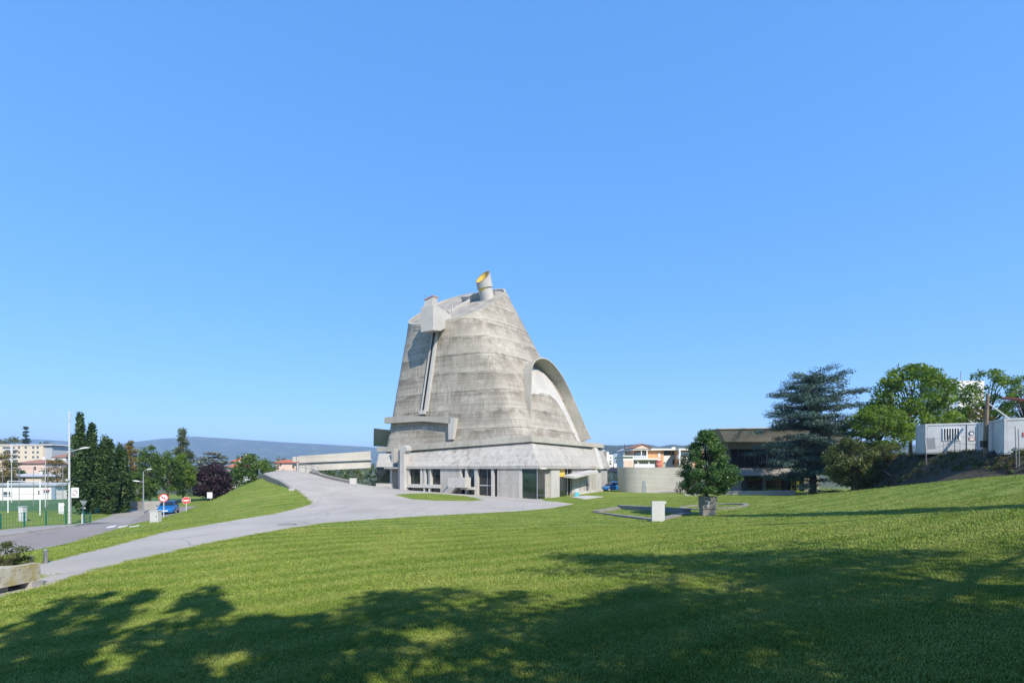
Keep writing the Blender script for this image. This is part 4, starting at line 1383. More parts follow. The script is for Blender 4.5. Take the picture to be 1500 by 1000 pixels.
for k, (x0, x1) in enumerate(((158, 171), (175, 188), (191, 205))):
    marking([(x0, 771.0 - k * .3), (x1, 769.0 - k * .3), (x1 - 3, 771.2 - k * .3), (x0 - 3, 773.2 - k * .3)], 'short white dash painted across the street mouth')
mesh_fence('street_fence', 'knee-high green wire fence along the pavement edge', [G(-33.6, 24 + 1.55 * k) for k in range(10)] + [G(-34.3, 39.3)], 1.0, 'greenmetal', 8, 4, .035, .008)

# planter wall with shrub and steel bollards, lower left
pw = thing('planter_wall', 'lichen-stained concrete planter wall at the edge of the path', 'planter', G(-12.3, 10.0))
x0, y0, x1, y1 = -12.05, 12.35, -12.75, 6.0
g0, g1 = gz(x0, y0), gz(x1, y1)
q = [V3((x0, y0, g0 + .14)), V3((x1, y1, g1 + .14)), V3((x1, y1, g1 + .66)), V3((x0, y0, g0 + .58))]
MB().hexa(q, [p + V3((-.25, .03, 0)) for p in q]).build('front_wall', 'mossc', pw)
q2 = [p + V3((-1.5, .16, 0)) for p in q]
MB().hexa([V3((p.x, p.y, p.z - (.4 if i < 2 else .12))) for i, p in enumerate(q2)], [p + V3((-.2, .03, -.1)) for p in q2]).build('rear_wall', 'mossc', pw)
MB().hexa([q[0] + V3((-.25, .03, -.3)), q[3] + V3((-.25, .03, -.05)), q[3] + V3((-1.5, .16, -.12)), q[0] + V3((-1.5, .16, -.4))], [q[0] + V3((-.25, -.22, -.3)), q[3] + V3((-.25, -.22, -.05)), q[3] + V3((-1.5, -.1, -.12)), q[0] + V3((-1.5, -.1, -.4))]).build('end_wall', 'mossc', pw)
MB().hexa([q[0] + V3((-.2, -.6, -.4)), q[1] + V3((-.2, 0, -.4)), q[1] + V3((-.2, 0, 0)), q[0] + V3((-.2, -.6, 0))], [q[0] + V3((-1.4, -.5, -.4)), q[1] + V3((-1.4, 0, -.4)), q[1] + V3((-1.4, 0, 0)), q[0] + V3((-1.4, -.5, 0))]).build('footing', 'darkc', pw)
MB().hexa([q[3] + V3((-.25, -.3, -.14)), q[2] + V3((-.25, 0, -.14)), q[2] + V3((-1.5, 0, -.2)), q[3] + V3((-1.5, -.2, -.2))], [q[3] + V3((-.25, -.3, -.4)), q[2] + V3((-.25, 0, -.4)), q[2] + V3((-1.5, 0, -.5)), q[3] + V3((-1.5, -.2, -.5))]).build('soil', 'earth', pw)
MB().box((x0 - .12, y0 - .1, g0 + .02), (.3, .3, .24)).build('foot_block', 'concrete', pw)
tree('planter_shrub', 'wispy olive shrub growing out of the planter wall', G(-13.95, 13.15, .0), 1.0, 1.35, 'leaf_olive', 'ball', .05, 70, 90, .03, .12, 201, cat='shrub', wy=1.6, limbs=30, trunk_r=.03)
for i, (px, pyb, h, lab) in enumerate([(66.5, 824.5, .36, 'brushed steel bollard at the end of the planter wall'), (45, 829, .30, 'short steel bollard half hidden behind the planter wall')]):
    p = gp(px, pyb)
    bo = thing('bollard', lab, 'bollard', p, 'steel bollards by the path')
    hh = (.42, .30)[i]
    MB().tube([p + UP * -.1, p + UP * hh, p + UP * (hh + .012)], [.058, .058, .05], 18).build('post', 'steel', bo, smooth=False)
    MB().tube([p + UP * -.05, p + UP * .012], .09, 18).build('base_plate', 'steel', bo)
mh = gp(420, 768)
mo = thing('manhole_cover', 'round dark manhole cover set in the path', 'manhole cover', mh)
MB().tube([V3((mh.x, mh.y, gz(mh.x, mh.y) - .03)), V3((mh.x, mh.y, gz(mh.x, mh.y) + .012))], .42, 20).build('cover', 'darkc', mo)
MB().tube([V3((mh.x, mh.y, gz(mh.x, mh.y) - .03)), V3((mh.x, mh.y, gz(mh.x, mh.y) + .007))], .5, 20).build('cover_ring', 'dark', mo)

# ------------------------------------------------------------ masts, lamps and signs
def lamp_head(parent, p, d, ln=1.0, name='lamp_head'):
    d = V3(d).normalized()
    s = V3((-d.y, d.x, 0)).normalized()
    m = MB()
    rings = [(0, .06, .05), (.25, .13, .09), (.7, .15, .09), (1, .05, .04)]
    vs = []
    for t, w, h in rings:
        c = p + d * ln * t
        vs += [c - s * w, c - s * w * .6 + UP * h, c + s * w * .6 + UP * h, c + s * w, c - UP * h * .5]
    fs = [[i * 5 + k, i * 5 + (k + 1) % 5, (i + 1) * 5 + (k + 1) % 5, (i + 1) * 5 + k] for i in range(3) for k in range(5)] + [[0, 1, 2, 3, 4], [15, 16, 17, 18, 19]]
    m.add(vs, fs)
    return m.build(name, 'lamp_glass', parent)
def mast(px, pyb, py_top, r, label, name='light_mast', arms=(), mat='whitemetal', cat='lamp post', base=None, group=None):
    p = base or gp(px, pyb)
    H = (HY - py_top) / F * p.y - p.z
    root = thing(name, label, cat, p, group)
    MB().tube([p + UP * -.1, p + UP * H * .5, p + UP * H], [r, r * .85, r * .6], 10).build('pole', mat, root)
    MB().tube([p + UP * -.1, p + UP * .06], r * 2, 10).build('base_plate', 'greymetal', root)
    for (dx, py0, py1, hl) in arms:
        z0 = (HY - py0) / F * p.y
        z1 = (HY - py1) / F * p.y
        s = V3((p.x, p.y, z0)); e = V3((p.x + dx, p.y - .15, z1))
        ar = MB().tube([s, s.lerp(e, .5) + UP * .02, e], r * .4, 6).build('arm', mat, root)
        if hl:
            lamp_head(root, e, (dx, -.1, .15 * abs(dx)), hl)
    return root
tm = mast(101.5, 767, 602, .085, 'tall white light mast with a single curved lamp arm beside the pavement', arms=[(1.0, 662, 658, 1.0), (.45, 608, 607, 0), (.4, 616, 616, 0)])
b_ = origin(tm)
MB().box(V3((b_.x, b_.y - .16, (HY - 702.5) / F * b_.y)), (.22, .16, .16)).build('camera_box', 'whitemetal', tm)
mast(210, 752, 690, .085, 'grey double-headed street lamp by the boundary wall', 'street_lamp', arms=[(.5, 691, 688, .75), (-.3, 706, 705, .7)], mat='greymetal')
mast(179.5, 737, 671, .075, 'slim floodlight pole with a square head among the green trees', 'floodlight_pole', mat='greymetal', base=at(179.5, 60))
f_ = at(179.5, 60)
MB().box(V3((f_.x, f_.y - .1, (HY - 669.5) / F * 60)), (.5, .35, .22)).build('lamp_head', 'lamp_glass', [o for o in bpy.data.objects if o.name.startswith('floodlight_pole')][0])
mast(66.5, 740, 672, .055, 'thin white pole behind the sports field fence', 'field_pole', base=at(66.5, 62))
mast(17, 735, 652, .06, 'tall white pole in front of the cream apartment block balconies', 'field_pole', base=at(17, 75))

def disc(c, r, nrm, th, n=28):
    nrm = V3(nrm).normalized()
    a_ = nrm.cross(UP).normalized(); b_ = a_.cross(nrm)
    m = MB()
    return m.prism([c + (a_ * math.cos(2 * math.pi * k / n) + b_ * math.sin(2 * math.pi * k / n)) * r for k in range(n)], -nrm * th)
def road_sign(px, pyb, pyc, r, label, kind):
    p = gp(px, pyb)
    c = V3((p.x, p.y, (HY - pyc) / F * p.y))
    root = thing('road_sign', label, 'road sign', p, 'round road signs')
    MB().tube([p + UP * -.1, c + UP * r * .5 + V3((0, .05, 0))], .035, 8).build('pole', 'whitemetal', root)
    nrm = V3((-p.x, -p.y, 0)).normalized()
    sx = V3((-nrm.y, nrm.x, 0))
    pl = disc(c, r, nrm, .02).build('sign_plate', 'red', root)
    if kind == 'noentry':
        MB().box(c + nrm * .006, (r * 1.45, .008, r * .36), (sx, nrm, UP)).build('white_bar', 'white', pl)
        disc(c - nrm * .012, r * 1.07, nrm, .012).build('white_edge', 'white', pl)
    else:
        disc(c + nrm * .004, r * .76, nrm, .004).build('white_field', 'white', pl)
        s2 = (sx * .72 - UP * .70).normalized()
        up2 = (sx * .70 + UP * .72).normalized()
        MB().box(c + nrm * .012, (r * 1.5, .004, r * .17), (s2, nrm, up2)).build('red_slash', 'red', pl)
        m = MB()
        m.box(c + nrm * .007 + sx * r * .22 - UP * r * .2, (r * .16, .003, r * .5), (sx, nrm, UP))
        m.box(c + nrm * .007 + sx * r * .0 + UP * r * .08, (r * .5, .0031, r * .16), (sx, nrm, UP))
        o3 = c + nrm * .0085 - sx * r * .18 + UP * r * .08
        m.prism([o3 + UP * r * .26, o3 - UP * r * .26, o3 - sx * r * .36], -nrm * .003)
        m.build('turn_arrow', 'dark', pl)
    return root
road_sign(239.7, 758.5, 728.9, .37, 'round no-left-turn sign on a white post in front of the blue car', 'noturn')
road_sign(272.7, 749.5, 732.6, .32, 'round red no-entry sign on the grass verge', 'noentry')
def panel_sign(px, pyb, px0, px1, py0, py1, label, mat='white', post='greymetal', base=None):
    p = base or gp(px, pyb)
    root = thing('panel_sign', label, 'sign', p)
    a_ = P(px0, py1, p.y - .05); b_ = P(px1, py0, p.y - .05)
    MB().tube([p + UP * -.1, V3((p.x, p.y, b_.z - .05))], .03, 8).build('pole', post, root)
    pn = MB().hexa([a_, V3((b_.x, a_.y, a_.z)), b_, V3((a_.x, a_.y, b_.z))], [a_ + V3((0, .02, 0)), V3((b_.x, a_.y + .02, a_.z)), b_ + V3((0, .02, 0)), V3((a_.x, a_.y + .02, b_.z))]).build('panel', mat, root)
    return root, pn, a_, b_
panel_sign(308.3, 737, 303.3, 311.0, 720.6, 729.4, 'small white square sign seen against the purple tree', base=at(308.3, 62))
rt, pn, a_, b_ = panel_sign(103.5, 767, 104.6, 115.2, 713.8, 728.6, 'square white sign with a purple swirl emblem fixed to the light mast', base=gp(101.5, 767) + V3((.17, -.02, 0)))
c = (a_ + b_) / 2
M['purple'] = mk('purple_print', (.34, .10, .24), .6, .05)
for rr, a0, a1, cx, cz in ((.15, -60, 170, .03, .05), (.13, 120, 350, -.06, -.12)):
    m = MB()
    pts = [c + V3((cx + rr * math.cos(R(t)), -.012, cz + rr * math.sin(R(t)))) for t in range(a0, a1 + 1, 15)]
    vs = []
    for p_ in pts:
        d_ = (p_ - c - V3((cx, -.012, cz))).normalized()
        vs += [p_ - d_ * .03, p_ + d_ * .03]
    m.add(vs, [[2 * i, 2 * i + 1, 2 * i + 3, 2 * i + 2] for i in range(len(pts) - 1)])
    m.build('swirl_emblem', 'purple', pn)
# give-way sign seen from behind
p = gp(121.5, 766)
yb = thing('give_way_sign', 'triangular give-way sign seen from its grey back at the street corner', 'road sign', p)
MB().tube([p + UP * -.1, V3((p.x, p.y, (HY - 733) / F * p.y))], .03, 8).build('pole', 'greymetal', yb)
zc = (HY - 737) / F * p.y
tri = [V3((p.x - .34, p.y + .05, zc + .26)), V3((p.x + .34, p.y + .05, zc + .26)), V3((p.x, p.y + .05, zc - .33))]
MB().prism(tri, (0, .02, 0)).build('sign_plate', 'greymetal', yb)
MB().box((p.x - .02, p.y + .05, zc - .42), (.42, .02, .12)).build('sub_plate', 'offwhite', yb)
p2 = gp(120.3, 767.5)
tag(MB().tube([p2 + UP * -.05, p2 + UP * .75, p2 + UP * .77], [.04, .04, .02], 8).build('marker_post', 'whitemetal', loc=p2), 'thin white marker post standing under the give-way sign', 'post')
# utility cabinets
def cabinet(px0, px1, py0, pyb, label, mat='offwhite', dep=.35):
    p = gp((px0 + px1) / 2, pyb)
    s = p.y / F
    root = thing('utility_cabinet', label, 'cabinet', p)
    w, h = (px1 - px0) * s, (pyb - py0) * s
    bevel(MB().box(p + V3((0, dep / 2, h / 2 - .05)), (w, dep, h + .1)).build('body', mat, root), .015)
    MB().box(p + V3((0, dep / 2, h + .03)), (w + .06, dep + .06, .05)).build('lid', mat, root)
    MB().box(p + V3((0, -.004, h * .5)), (w * .86, .012, h * .84)).build('door_leaf', mat, root)
    MB().box(p + V3((w * .33, -.015, h * .55)), (.03, .02, .14)).build('handle', 'dark', root)
cabinet(219, 231, 748.5, 765, 'pale grey utility cabinet on the verge beside the no-left-turn sign', 'offwhite', .4)
cabinet(26.5, 33, 742.5, 763, 'white upright utility cabinet behind the green street fence', 'whitemetal', .4)

# ------------------------------------------------------------ cars
def car(label, p, ang, paint='blue_paint', L=4.1, Wd=1.75, Hh=1.52):
    root = thing('parked_car', label, 'car', p, 'blue cars parked by the church')
    ca, sa = math.cos(ang), math.sin(ang)
    def T(x, y, z): return p + V3((x * ca - y * sa, x * sa + y * ca, z))
    def loftx(st, name, mat, parent=root):
        vs, fs = [], []
        n = len(st[0][1])
        for x, sec in st:
            vs += [T(x + dx, y, z) for (y, z, dx) in sec]
        for i in range(len(st) - 1):
            for k in range(n):
                fs.append([i * n + k, i * n + (k + 1) % n, (i + 1) * n + (k + 1) % n, (i + 1) * n + k])
        fs += [list(range(n))[::-1], list(range((len(st) - 1) * n, len(st) * n))]
        return mesh_obj(name, vs, fs, M[mat], parent, smooth=False)
    def sec(w, zb, zt_, sh=.12):
        return [(-w * .92, zb, 0), (-w, zb + .18, 0), (-w, zt_ - sh, 0), (-w * .9, zt_, 0), (w * .9, zt_, 0), (w, zt_ - sh, 0), (w, zb + .18, 0), (w * .92, zb, 0)]
    h = Wd / 2
    l = L / 2
    bd = bevel(loftx([(-l, sec(h * .82, .32, .78)), (-l + .12, sec(h * .95, .22, .92)), (-l + .9, sec(h, .2, .95)), (0, sec(h, .2, .95)), (l - 1.2, sec(h, .2, .93)), (l - .35, sec(h * .95, .2, .78)), (l, sec(h * .78, .28, .6))], 'body', paint), .04, 2)
    gt = h * .70
    loftx([(-l + .25, [(-h * .9, .92, 0), (-h * .86, 1.0, 0), (h * .86, 1.0, 0), (h * .9, .92, 0)]), (-l + .55, [(-h * .9, .92, 0), (-gt, Hh - .06, 0), (gt, Hh - .06, 0), (h * .9, .92, 0)]), (-.1, [(-h * .9, .92, 0), (-gt, Hh, 0), (gt, Hh, 0), (h * .9, .92, 0)]), (.35, [(-h * .9, .92, 0), (-gt, Hh - .05, 0), (gt, Hh - .05, 0), (h * .9, .92, 0)]), (l - .95, [(-h * .9, .92, 0), (-h * .86, .95, 0), (h * .86, .95, 0), (h * .9, .92, 0)])], 'cabin', paint)
    def q(pts, name, mat='glass'):
        vs = [T(*v) for v in pts]
        nrm = (vs[1] - vs[0]).cross(vs[2] - vs[0]).normalized()
        cen = T(0, 0, .9)
        if nrm.dot(vs[0] - cen) < 0: nrm = -nrm
        return MB().prism([v + nrm * .012 for v in vs], -nrm * .01).build(name, mat, root)
    q([(.42, -gt * .95, Hh - .07), (.42, gt * .95, Hh - .07), (l - 1.02, h * .82, 1.03), (l - 1.02, -h * .82, 1.03)], 'windscreen')
    q([(-l + .48, -gt * .9, Hh - .13), (-l + .48, gt * .9, Hh - .13), (-l + .26, h * .8, 1.06), (-l + .26, -h * .8, 1.06)], 'rear_window')
    for s in (-1, 1):
        q([(-l + .75, s * h * .885, 1.02), (l - 1.3, s * h * .885, 1.0), (.28, s * h * .765, Hh - .12), (-l + .8, s * h * .77, Hh - .14)], 'side_window')
        q([(l - .30, s * h * .55, .56), (l - .30, s * h * .92, .58), (l - .42, s * h * .92, .74), (l - .36, s * h * .55, .72)], 'headlight', 'lamp_glass')
        for x in (-l + .72, l - .78):
            c_ = T(x, s * (h - .09), .31)
            ax_ = T(x, s * (h + .01), .31) - c_
            ty = MB().tube([c_ - ax_ * .9, c_ + ax_], .31, 18).build('wheel', 'rubber', root)
            MB().tube([c_ - ax_ * .1, c_ + ax_ * 1.08], .19, 14).build('rim', 'greymetal', ty)
        MB().box(T(l - 1.25, s * (h + .07), 1.0), (.14, .18, .12)).build('mirror', paint, root)
    q([(l + .005, -.26, .42), (l + .005, .26, .42), (l + .005, .26, .53), (l + .005, -.26, .53)], 'number_plate', 'white')
    q([(l - .06, -h * .6, .28), (l - .06, h * .6, .28), (l - .02, h * .6, .38), (l - .02, -h * .6, .38)], 'grille', 'dark')
    return root
cp = at(246.5, 57.5)
car('blue hatchback on the street behind the no-left-turn sign', cp, R(-63))
cp = at(899.5, 78)
car('blue car parked at the corner between church and curved wall', cp, R(-160), L=4.4)

# grey boundary wall along the side street and clipped hedge
bw = thing('boundary_wall', 'grey concrete slab wall under the street trees left of the blue car', 'wall', at(215, 63))
for k in range(9):
    t = k / 9
    a_, b_ = at(190 + 46 * t, 60 + 4 * t), at(190 + 46 * (t + .108), 60 + 4 * (t + .108))
    MB().hexa([a_ + UP * -.2, b_ + UP * -.2, b_ + UP * 1.0, a_ + UP * 1.0], [a_ + V3((0, .15, -.2)), b_ + V3((0, .15, -.2)), b_ + V3((0, .15, 1.0)), a_ + V3((0, .15, 1.0))]).build('wall_panel', 'wallc' if k > 3 else 'darkc', bw)
def hedge(name, label, pts, h, w, mat, seed, leaf=.07, per=70):
    rng = np.random.default_rng(seed)
    cen, rad = [], []
    for a_, b_ in zip(pts[:-1], pts[1:]):
        n = max(2, int((b_ - a_).length / .35))
        for i in range(n):
            for j in range(2):
                c_ = a_.lerp(b_, (i + rng.random()) / n)
                cen.append((c_.x + rng.normal(0, w * .2), c_.y + rng.normal(0, w * .2), c_.z + h * (.3 + .4 * j)))
                rad.append((w * .5, w * .5, h * .34))
    v, f, t = leaf_quads(np.array(cen), np.array(rad), per, leaf, rng, .4)
    root = thing(name, label, 'hedge', pts[0])
    crown_obj('foliage', [(v, f, t)], mat, root)
    m = MB()
    for i in range(6):
        c_ = pts[0].lerp(pts[-1], (i + .5) / 6)
        m.tube([c_ + UP * -.1, c_ + UP * h * .6], .03, 5)
    m.build('stems', 'bark', root)
hedge('clipped_hedge', 'low clipped green hedge beside the side street', [at(153, 55), at(170, 56), at(189, 58)], .65, .9, 'leaf_broad', 301)

# sports ground: clubhouse, tall fence posts, goal, board
ch_ = thing('clubhouse', 'long white single-storey clubhouse behind the sports field', 'building', at(40, 86))
bpx(-40, 81, 711.5, 740, 86, 8).build('wall', 'white_render', ch_)
bpx(-42, 82.5, 708.5, 711.3, 85.7, 8.6).build('roof', 'grey_render', ch_)
w_ = bpx(5, 14.5, 720, 725, 85.93, .2).build('window', 'glass_b', ch_)
bpx(4.4, 15.1, 725, 725.8, 85.8, .3).build('window_sill', 'white', w_)
bpx(75.2, 80.6, 713.5, 738, 85.9, .2).build('door', 'bluegrey', ch_)
bpx(56, 58.5, 718, 724, 85.93, .2).build('window', 'glass', ch_)
bpx(62, 70, 717, 718.3, 85.6, .4).build('awning', 'salmon', ch_)
an = thing('white_annex', 'small white annex with a blue door right of the clubhouse', 'building', at(87, 90))
bpx(82.5, 93, 716, 738, 90, 5).build('wall', 'white_render', an)
bpx(81.8, 93.6, 714.4, 716, 89.7, 5.6).build('roof', 'grey_render', an)
bpx(84, 86.5, 721, 737, 89.9, .2).build('door', 'bluegrey', an)
bf = thing('ball_fence', 'tall thin ball-stop fence of dark posts across the sports field', 'fence', at(28, 66))
pts = [at(px, 66) for px in (-20, 4, 28, 49, 70, 92)]
for p in pts:
    MB().tube([p, p + UP * 5.2], .035, 6).build('post', 'greymesh', bf)
m = MB()
for z in (.4, 1.6, 2.8, 4.0, 5.1):
    m.tube([p + UP * z for p in pts], .018, 4)
m.build('wire', 'greymesh', bf)
gl = thing('goal_frame', 'white metal goal frame on the sports field', 'goal', at(58.7, 47))
p, q = at(58.7, 47), at(58.7, 47) + V3((-5.2, 2.0, 0))
for k in (p, q):
    MB().tube([k + UP * -.1, V3((k.x, k.y, (HY - 705) / F * 47))], .045, 8).build('post', 'white', gl)
MB().tube([V3((k.x, k.y, (HY - 705) / F * 47)) for k in (p, q)], .04, 8).build('crossbar', 'white', gl)
wb = thing('white_board', 'white slatted board standing beside the columnar hornbeams', 'board', at(90, 51))
p = at(90, 51)
for k in range(3):
    MB().box(p + V3((-.22 + .2 * k, 0, .55)), (.13, .05, 1.2)).build('slat', 'white', wb)
MB().box(p + V3((-.02, .04, .95)), (.62, .04, .12)).build('batten', 'white', wb)

# ------------------------------------------------------------ left background buildings
def windows(parent, rects, Y, mat='glass', frame='white', dep=.3):
    for x0_, x1_, y0_, y1_ in rects:
        w_ = bpx(x0_, x1_, y0_, y1_, Y - .04, dep).build('window', mat, parent)
        bpx(x0_ - .15, x1_ + .15, y1_, y1_ + .35, Y - .12, .25).build('window_sill', frame, w_)
ap = thing('apartment_block', 'long cream three-storey apartment block with balconies', 'building', at(30, 280))
bpx(-30, 63, 651.5, 700, 280, 14).build('wall', 'cream', ap)
bpx(63, 76, 653, 700, 281, 12).build('end_wall', 'grey_render', ap)
bpx(-31, 76.5, 650.4, 651.7, 279.6, 15).build('roof', 'white_render', ap)
windows(ap, [(x, x + 3.2, y, y + 3) for x in (26, 36, 47, 53.5) for y in (653.6, 660.6, 667.6)], 280, 'glass_b')
for y in (654.3, 661.6, 668.8):
    bl = bpx(3.5, 22, y + 3.6, y + 4.6, 278.2, 2).build('balcony', 'grey_render', ap)
    bpx(4, 21.5, y, y + 3.6, 279.9, .4).build('balcony_opening', 'glass', ap)
    bpx(3.5, 22, y + 2.2, y + 3.6, 278.2, .15).build('balustrade', 'offwhite', bl)
bpx(15.3, 17.3, 652, 678, 277.8, .6).build('stair_pier', 'white_render', ap)
def gable_house(name, label, px0, px1, py_eave, py_ridge, py_base, Y, dep, wall, roof, hip=.25, wins=()):
    root = thing(name, label, 'house', at((px0 + px1) / 2, Y))
    bpx(px0, px1, py_eave, py_base, Y, dep).build('wall', wall, root)
    o_ = .5
    a_, b_ = P(px0, py_eave, Y), P(px1, py_eave, Y)
    z1 = (HY - py_ridge) / F * Y
    w_ = (b_.x - a_.x) * hip
    e = [V3((a_.x - o_, Y - o_, a_.z)), V3((b_.x + o_, Y - o_, a_.z)), V3((b_.x + o_, Y + dep + o_, a_.z)), V3((a_.x - o_, Y + dep + o_, a_.z))]
    r0, r1 = V3((a_.x + w_, Y + dep / 2, z1)), V3((b_.x - w_, Y + dep / 2, z1))
    rf = MB().add(e + [r0, r1] + [x - UP * .18 for x in e], [[0, 1, 5, 4], [1, 2, 5], [2, 3, 4, 5], [3, 0, 4], [6, 7, 1, 0], [7, 8, 2, 1], [8, 9, 3, 2], [9, 6, 0, 3], [9, 8, 7, 6]]).build('roof', roof, root)
    MB().box(r0.lerp(r1, .6) + UP * .3, (.7, .7, 1.4)).build('chimney', 'white_render', rf)
    windows(root, wins, Y)
    return root
gable_house('hip_roof_house', 'pale pink house with a low brown hipped roof below the apartment block', 26, 65, 678, 672.5, 715, 172, 9, 'pink', 'tile2', .3, [(32.5, 34.6, 689, 694), (50, 52.5, 683, 688)])
gable_house('red_roof_house', 'white house with an orange-red tiled roof behind the purple tree', 340, 358, 675.5, 669, 700, 150, 8, 'white_render', 'tile', .12, [(343, 345, 678, 681), (350, 352, 678, 681)])
gable_house('white_house', 'low white house with a red roof seen beside the silver cedar', 326, 351, 684, 679.5, 715, 128, 8, 'white_render', 'tile', .15, [(330, 332, 688, 692), (338, 341, 688, 692)])
gable_house('brown_roof_house', 'house with a brown tiled roof behind the fence at the ramp head', 404, 438, 677, 672.5, 700, 160, 9, 'pink', 'tile', .1, [(410, 412, 679, 682)])
gable_house('small_white_house', 'small white house with a brown roof beside the hip-roofed house', 76, 96, 669, 664.5, 700, 240, 9, 'white_render', 'tile2', .1, [(80, 82, 672, 675), (88, 90, 672, 675)])
gable_house('field_house', 'low cream house with an orange shutter in front of the pink house', 12, 60, 697, 693.5, 725, 125, 8, 'cream', 'grey_render', .06, [(21, 25, 700, 705), (33, 37, 700, 705)])

# ------------------------------------------------------------ lawn furniture on the right
sp_ = gp(965, 763.5)
sg = thing('information_block', 'blank pale grey information panel standing on the lawn', 'sign', sp_)
s = sp_.y / F
w_, h_ = 18.8 * s, 29.5 * s
bevel(MB().box(sp_ + V3((-.02, .08, h_ / 2 - .05)), (w_, .16, h_ + .1)).build('panel', 'offwhite', sg), .012)
MB().box(sp_ + V3((w_ / 2 + .02, .09, h_ - .06)), (.12, .16, .1)).build('cap', 'offwhite', sg)

def slab_frame():
    root = thing('sunken_court', 'sunken rectangular concrete kerb frame in the lawn behind the grey panel', 'kerb frame', gp(930, 752))
    pc = [gp(868, 750), gp(967, 763), gp(1012, 751.5), gp(905, 744.5)]
    pc = [V3((p.x, p.y, 0)) for p in pc]
    zz = min(gz(p.x, p.y) for p in pc)
    cen = sum(pc, V3()) / 4
    for i in range(4):
        a_, b_ = pc[i], pc[(i + 1) % 4]
        ia, ib = a_.lerp(cen, .16), b_.lerp(cen, .16)
        za, zb = gz(a_.x, a_.y), gz(b_.x, b_.y)
        up = .34 if i == 2 else (.16 if i == 3 else .06)
        MB().hexa([vz(a_, za - .3), vz(b_, zb - .3), vz(ib, zb - .3), vz(ia, za - .3)], [vz(a_, za + up), vz(b_, zb + up), vz(ib, zb + up), vz(ia, za + up)]).build('kerb', 'darkc', root)
    return root
slab_frame()

pb = gp(1039.5, 755)
pl = thing('concrete_planter', 'square concrete planter with a pale round mark on its front, under the glossy tree', 'planter', pb)
s = pb.y / F
hw = 11.0 * s
zt_ = 28 * s
def tap(z0, z1, w0, w1, name, mat='darkc'):
    ang = R(-8)
    ax = V3((math.cos(ang), math.sin(ang), 0)); ay = V3((-math.sin(ang), math.cos(ang), 0))
    q = lambda w, z: [pb + ax * (-w) + ay * (-w + hw) + UP * z, pb + ax * w + ay * (-w + hw) + UP * z, pb + ax * w + ay * (w + hw) + UP * z, pb + ax * (-w) + ay * (w + hw) + UP * z]
    return bevel(MB().hexa(q(w0, z0), q(w1, z1)).build(name, mat, pl), .03)
tap(-.15, zt_ * .33, hw * .86, hw * .86, 'foot', 'darkc')
bd_ = tap(zt_ * .33 + .004, zt_, hw * .95, hw, 'body', 'darkc')  # dark material puts the shade on the planter's front into its colour
ang = R(-8)
nf = V3((math.sin(ang), -math.cos(ang), 0))
c = pb + V3((0, 0, 0)) + nf * (.012) + UP * zt_ * .64 + V3((-.16, 0, 0))
m = MB()
pts = [(-.02, .22), (.10, .20), (.17, .08), (.16, -.10), (.06, -.22), (-.05, -.2), (.02, -.08), (.05, .05), (-.02, .12), (-.10, .02), (-.13, .12)]
ax = V3((math.cos(ang), math.sin(ang), 0))
m.prism([c + ax * a_ + UP * b_ for a_, b_ in pts], -nf * .04)
m.build('emblem', 'offwhite', bd_)
MB().box(pb + V3((0, hw, zt_ - .03)), (hw * 1.7, hw * 1.7, .03)).build('soil', 'earth', pl)
tb = pb + V3((0, hw, zt_ - .05))
Ht = (HY - 628) / F * tb.y - tb.z
tree('glossy_tree', 'dense round-pyramidal glossy-leaved tree growing in the concrete planter', tb, Ht, 92 * s * 1.03, 'leaf_glossy', 'pear', .04, 230, 150, .06, .085, 401, trunk_r=.11, limbs=40)

def ring_kerb():
    c_ = gp(1045, 742.5)
    root = thing('ring_kerb', 'low circular concrete kerb ring around a patch of lawn behind the planter', 'kerb ring', c_)
    r_ = 47 * c_.y / F
    n = 24
    for k in range(n):
        a0, a1 = 2 * math.pi * k / n, 2 * math.pi * (k + .97) / n
        pt = lambda a, rr: (c_.x + rr * math.cos(a), c_.y + rr * math.sin(a))
        A_, B_, C_, D_ = pt(a0, r_), pt(a1, r_), pt(a1, r_ - .32), pt(a0, r_ - .32)
        MB().hexa([G(*q, -.2) for q in (A_, B_, C_, D_)], [G(*q, .10) for q in (A_, B_, C_, D_)]).build('kerb_stone', 'darkc', root)
ring_kerb()
p = gp(1013, 725.5)
tag(bevel(MB().hexa([p + V3((-.95, -.2, -.05)), p + V3((.8, -.4, -.05)), p + V3((.85, .05, -.05)), p + V3((-.9, .25, -.05))], [p + V3((-.95, -.2, .2)), p + V3((.8, -.4, .3)), p + V3((.85, .05, .3)), p + V3((-.9, .25, .2))]).build('stone_bench', 'smooth', loc=p), .02), 'low white stone slab bench lying on the lawn', 'bench')
p = gp(851, 729)
pm = MB()
c4 = [gp(833, 727.5), gp(855, 731.2), gp(884, 727.6), gp(860, 726)]
pm.hexa([V3((q.x, q.y, gz(q.x, q.y) - .2)) for q in c4], [V3((q.x, q.y, gz(q.x, q.y) + .06)) for q in c4])
tag(pm.build('entrance_slab', 'smooth', loc=c4[0]), 'pale concrete slab in front of the church side entrance', 'slab')
p = gp(845, 727.5)
pk = thing('parcel_box', 'small white and turquoise box by the church side entrance', 'box', p)
MB().box(p + UP * .3, (.5, .4, .65)).build('lower_box', mk('turquoise', (.10, .42, .48), .5, .05), pk)
MB().box(p + V3((-.02, 0, .85)), (.42, .35, .45)).build('upper_box', 'offwhite', pk)

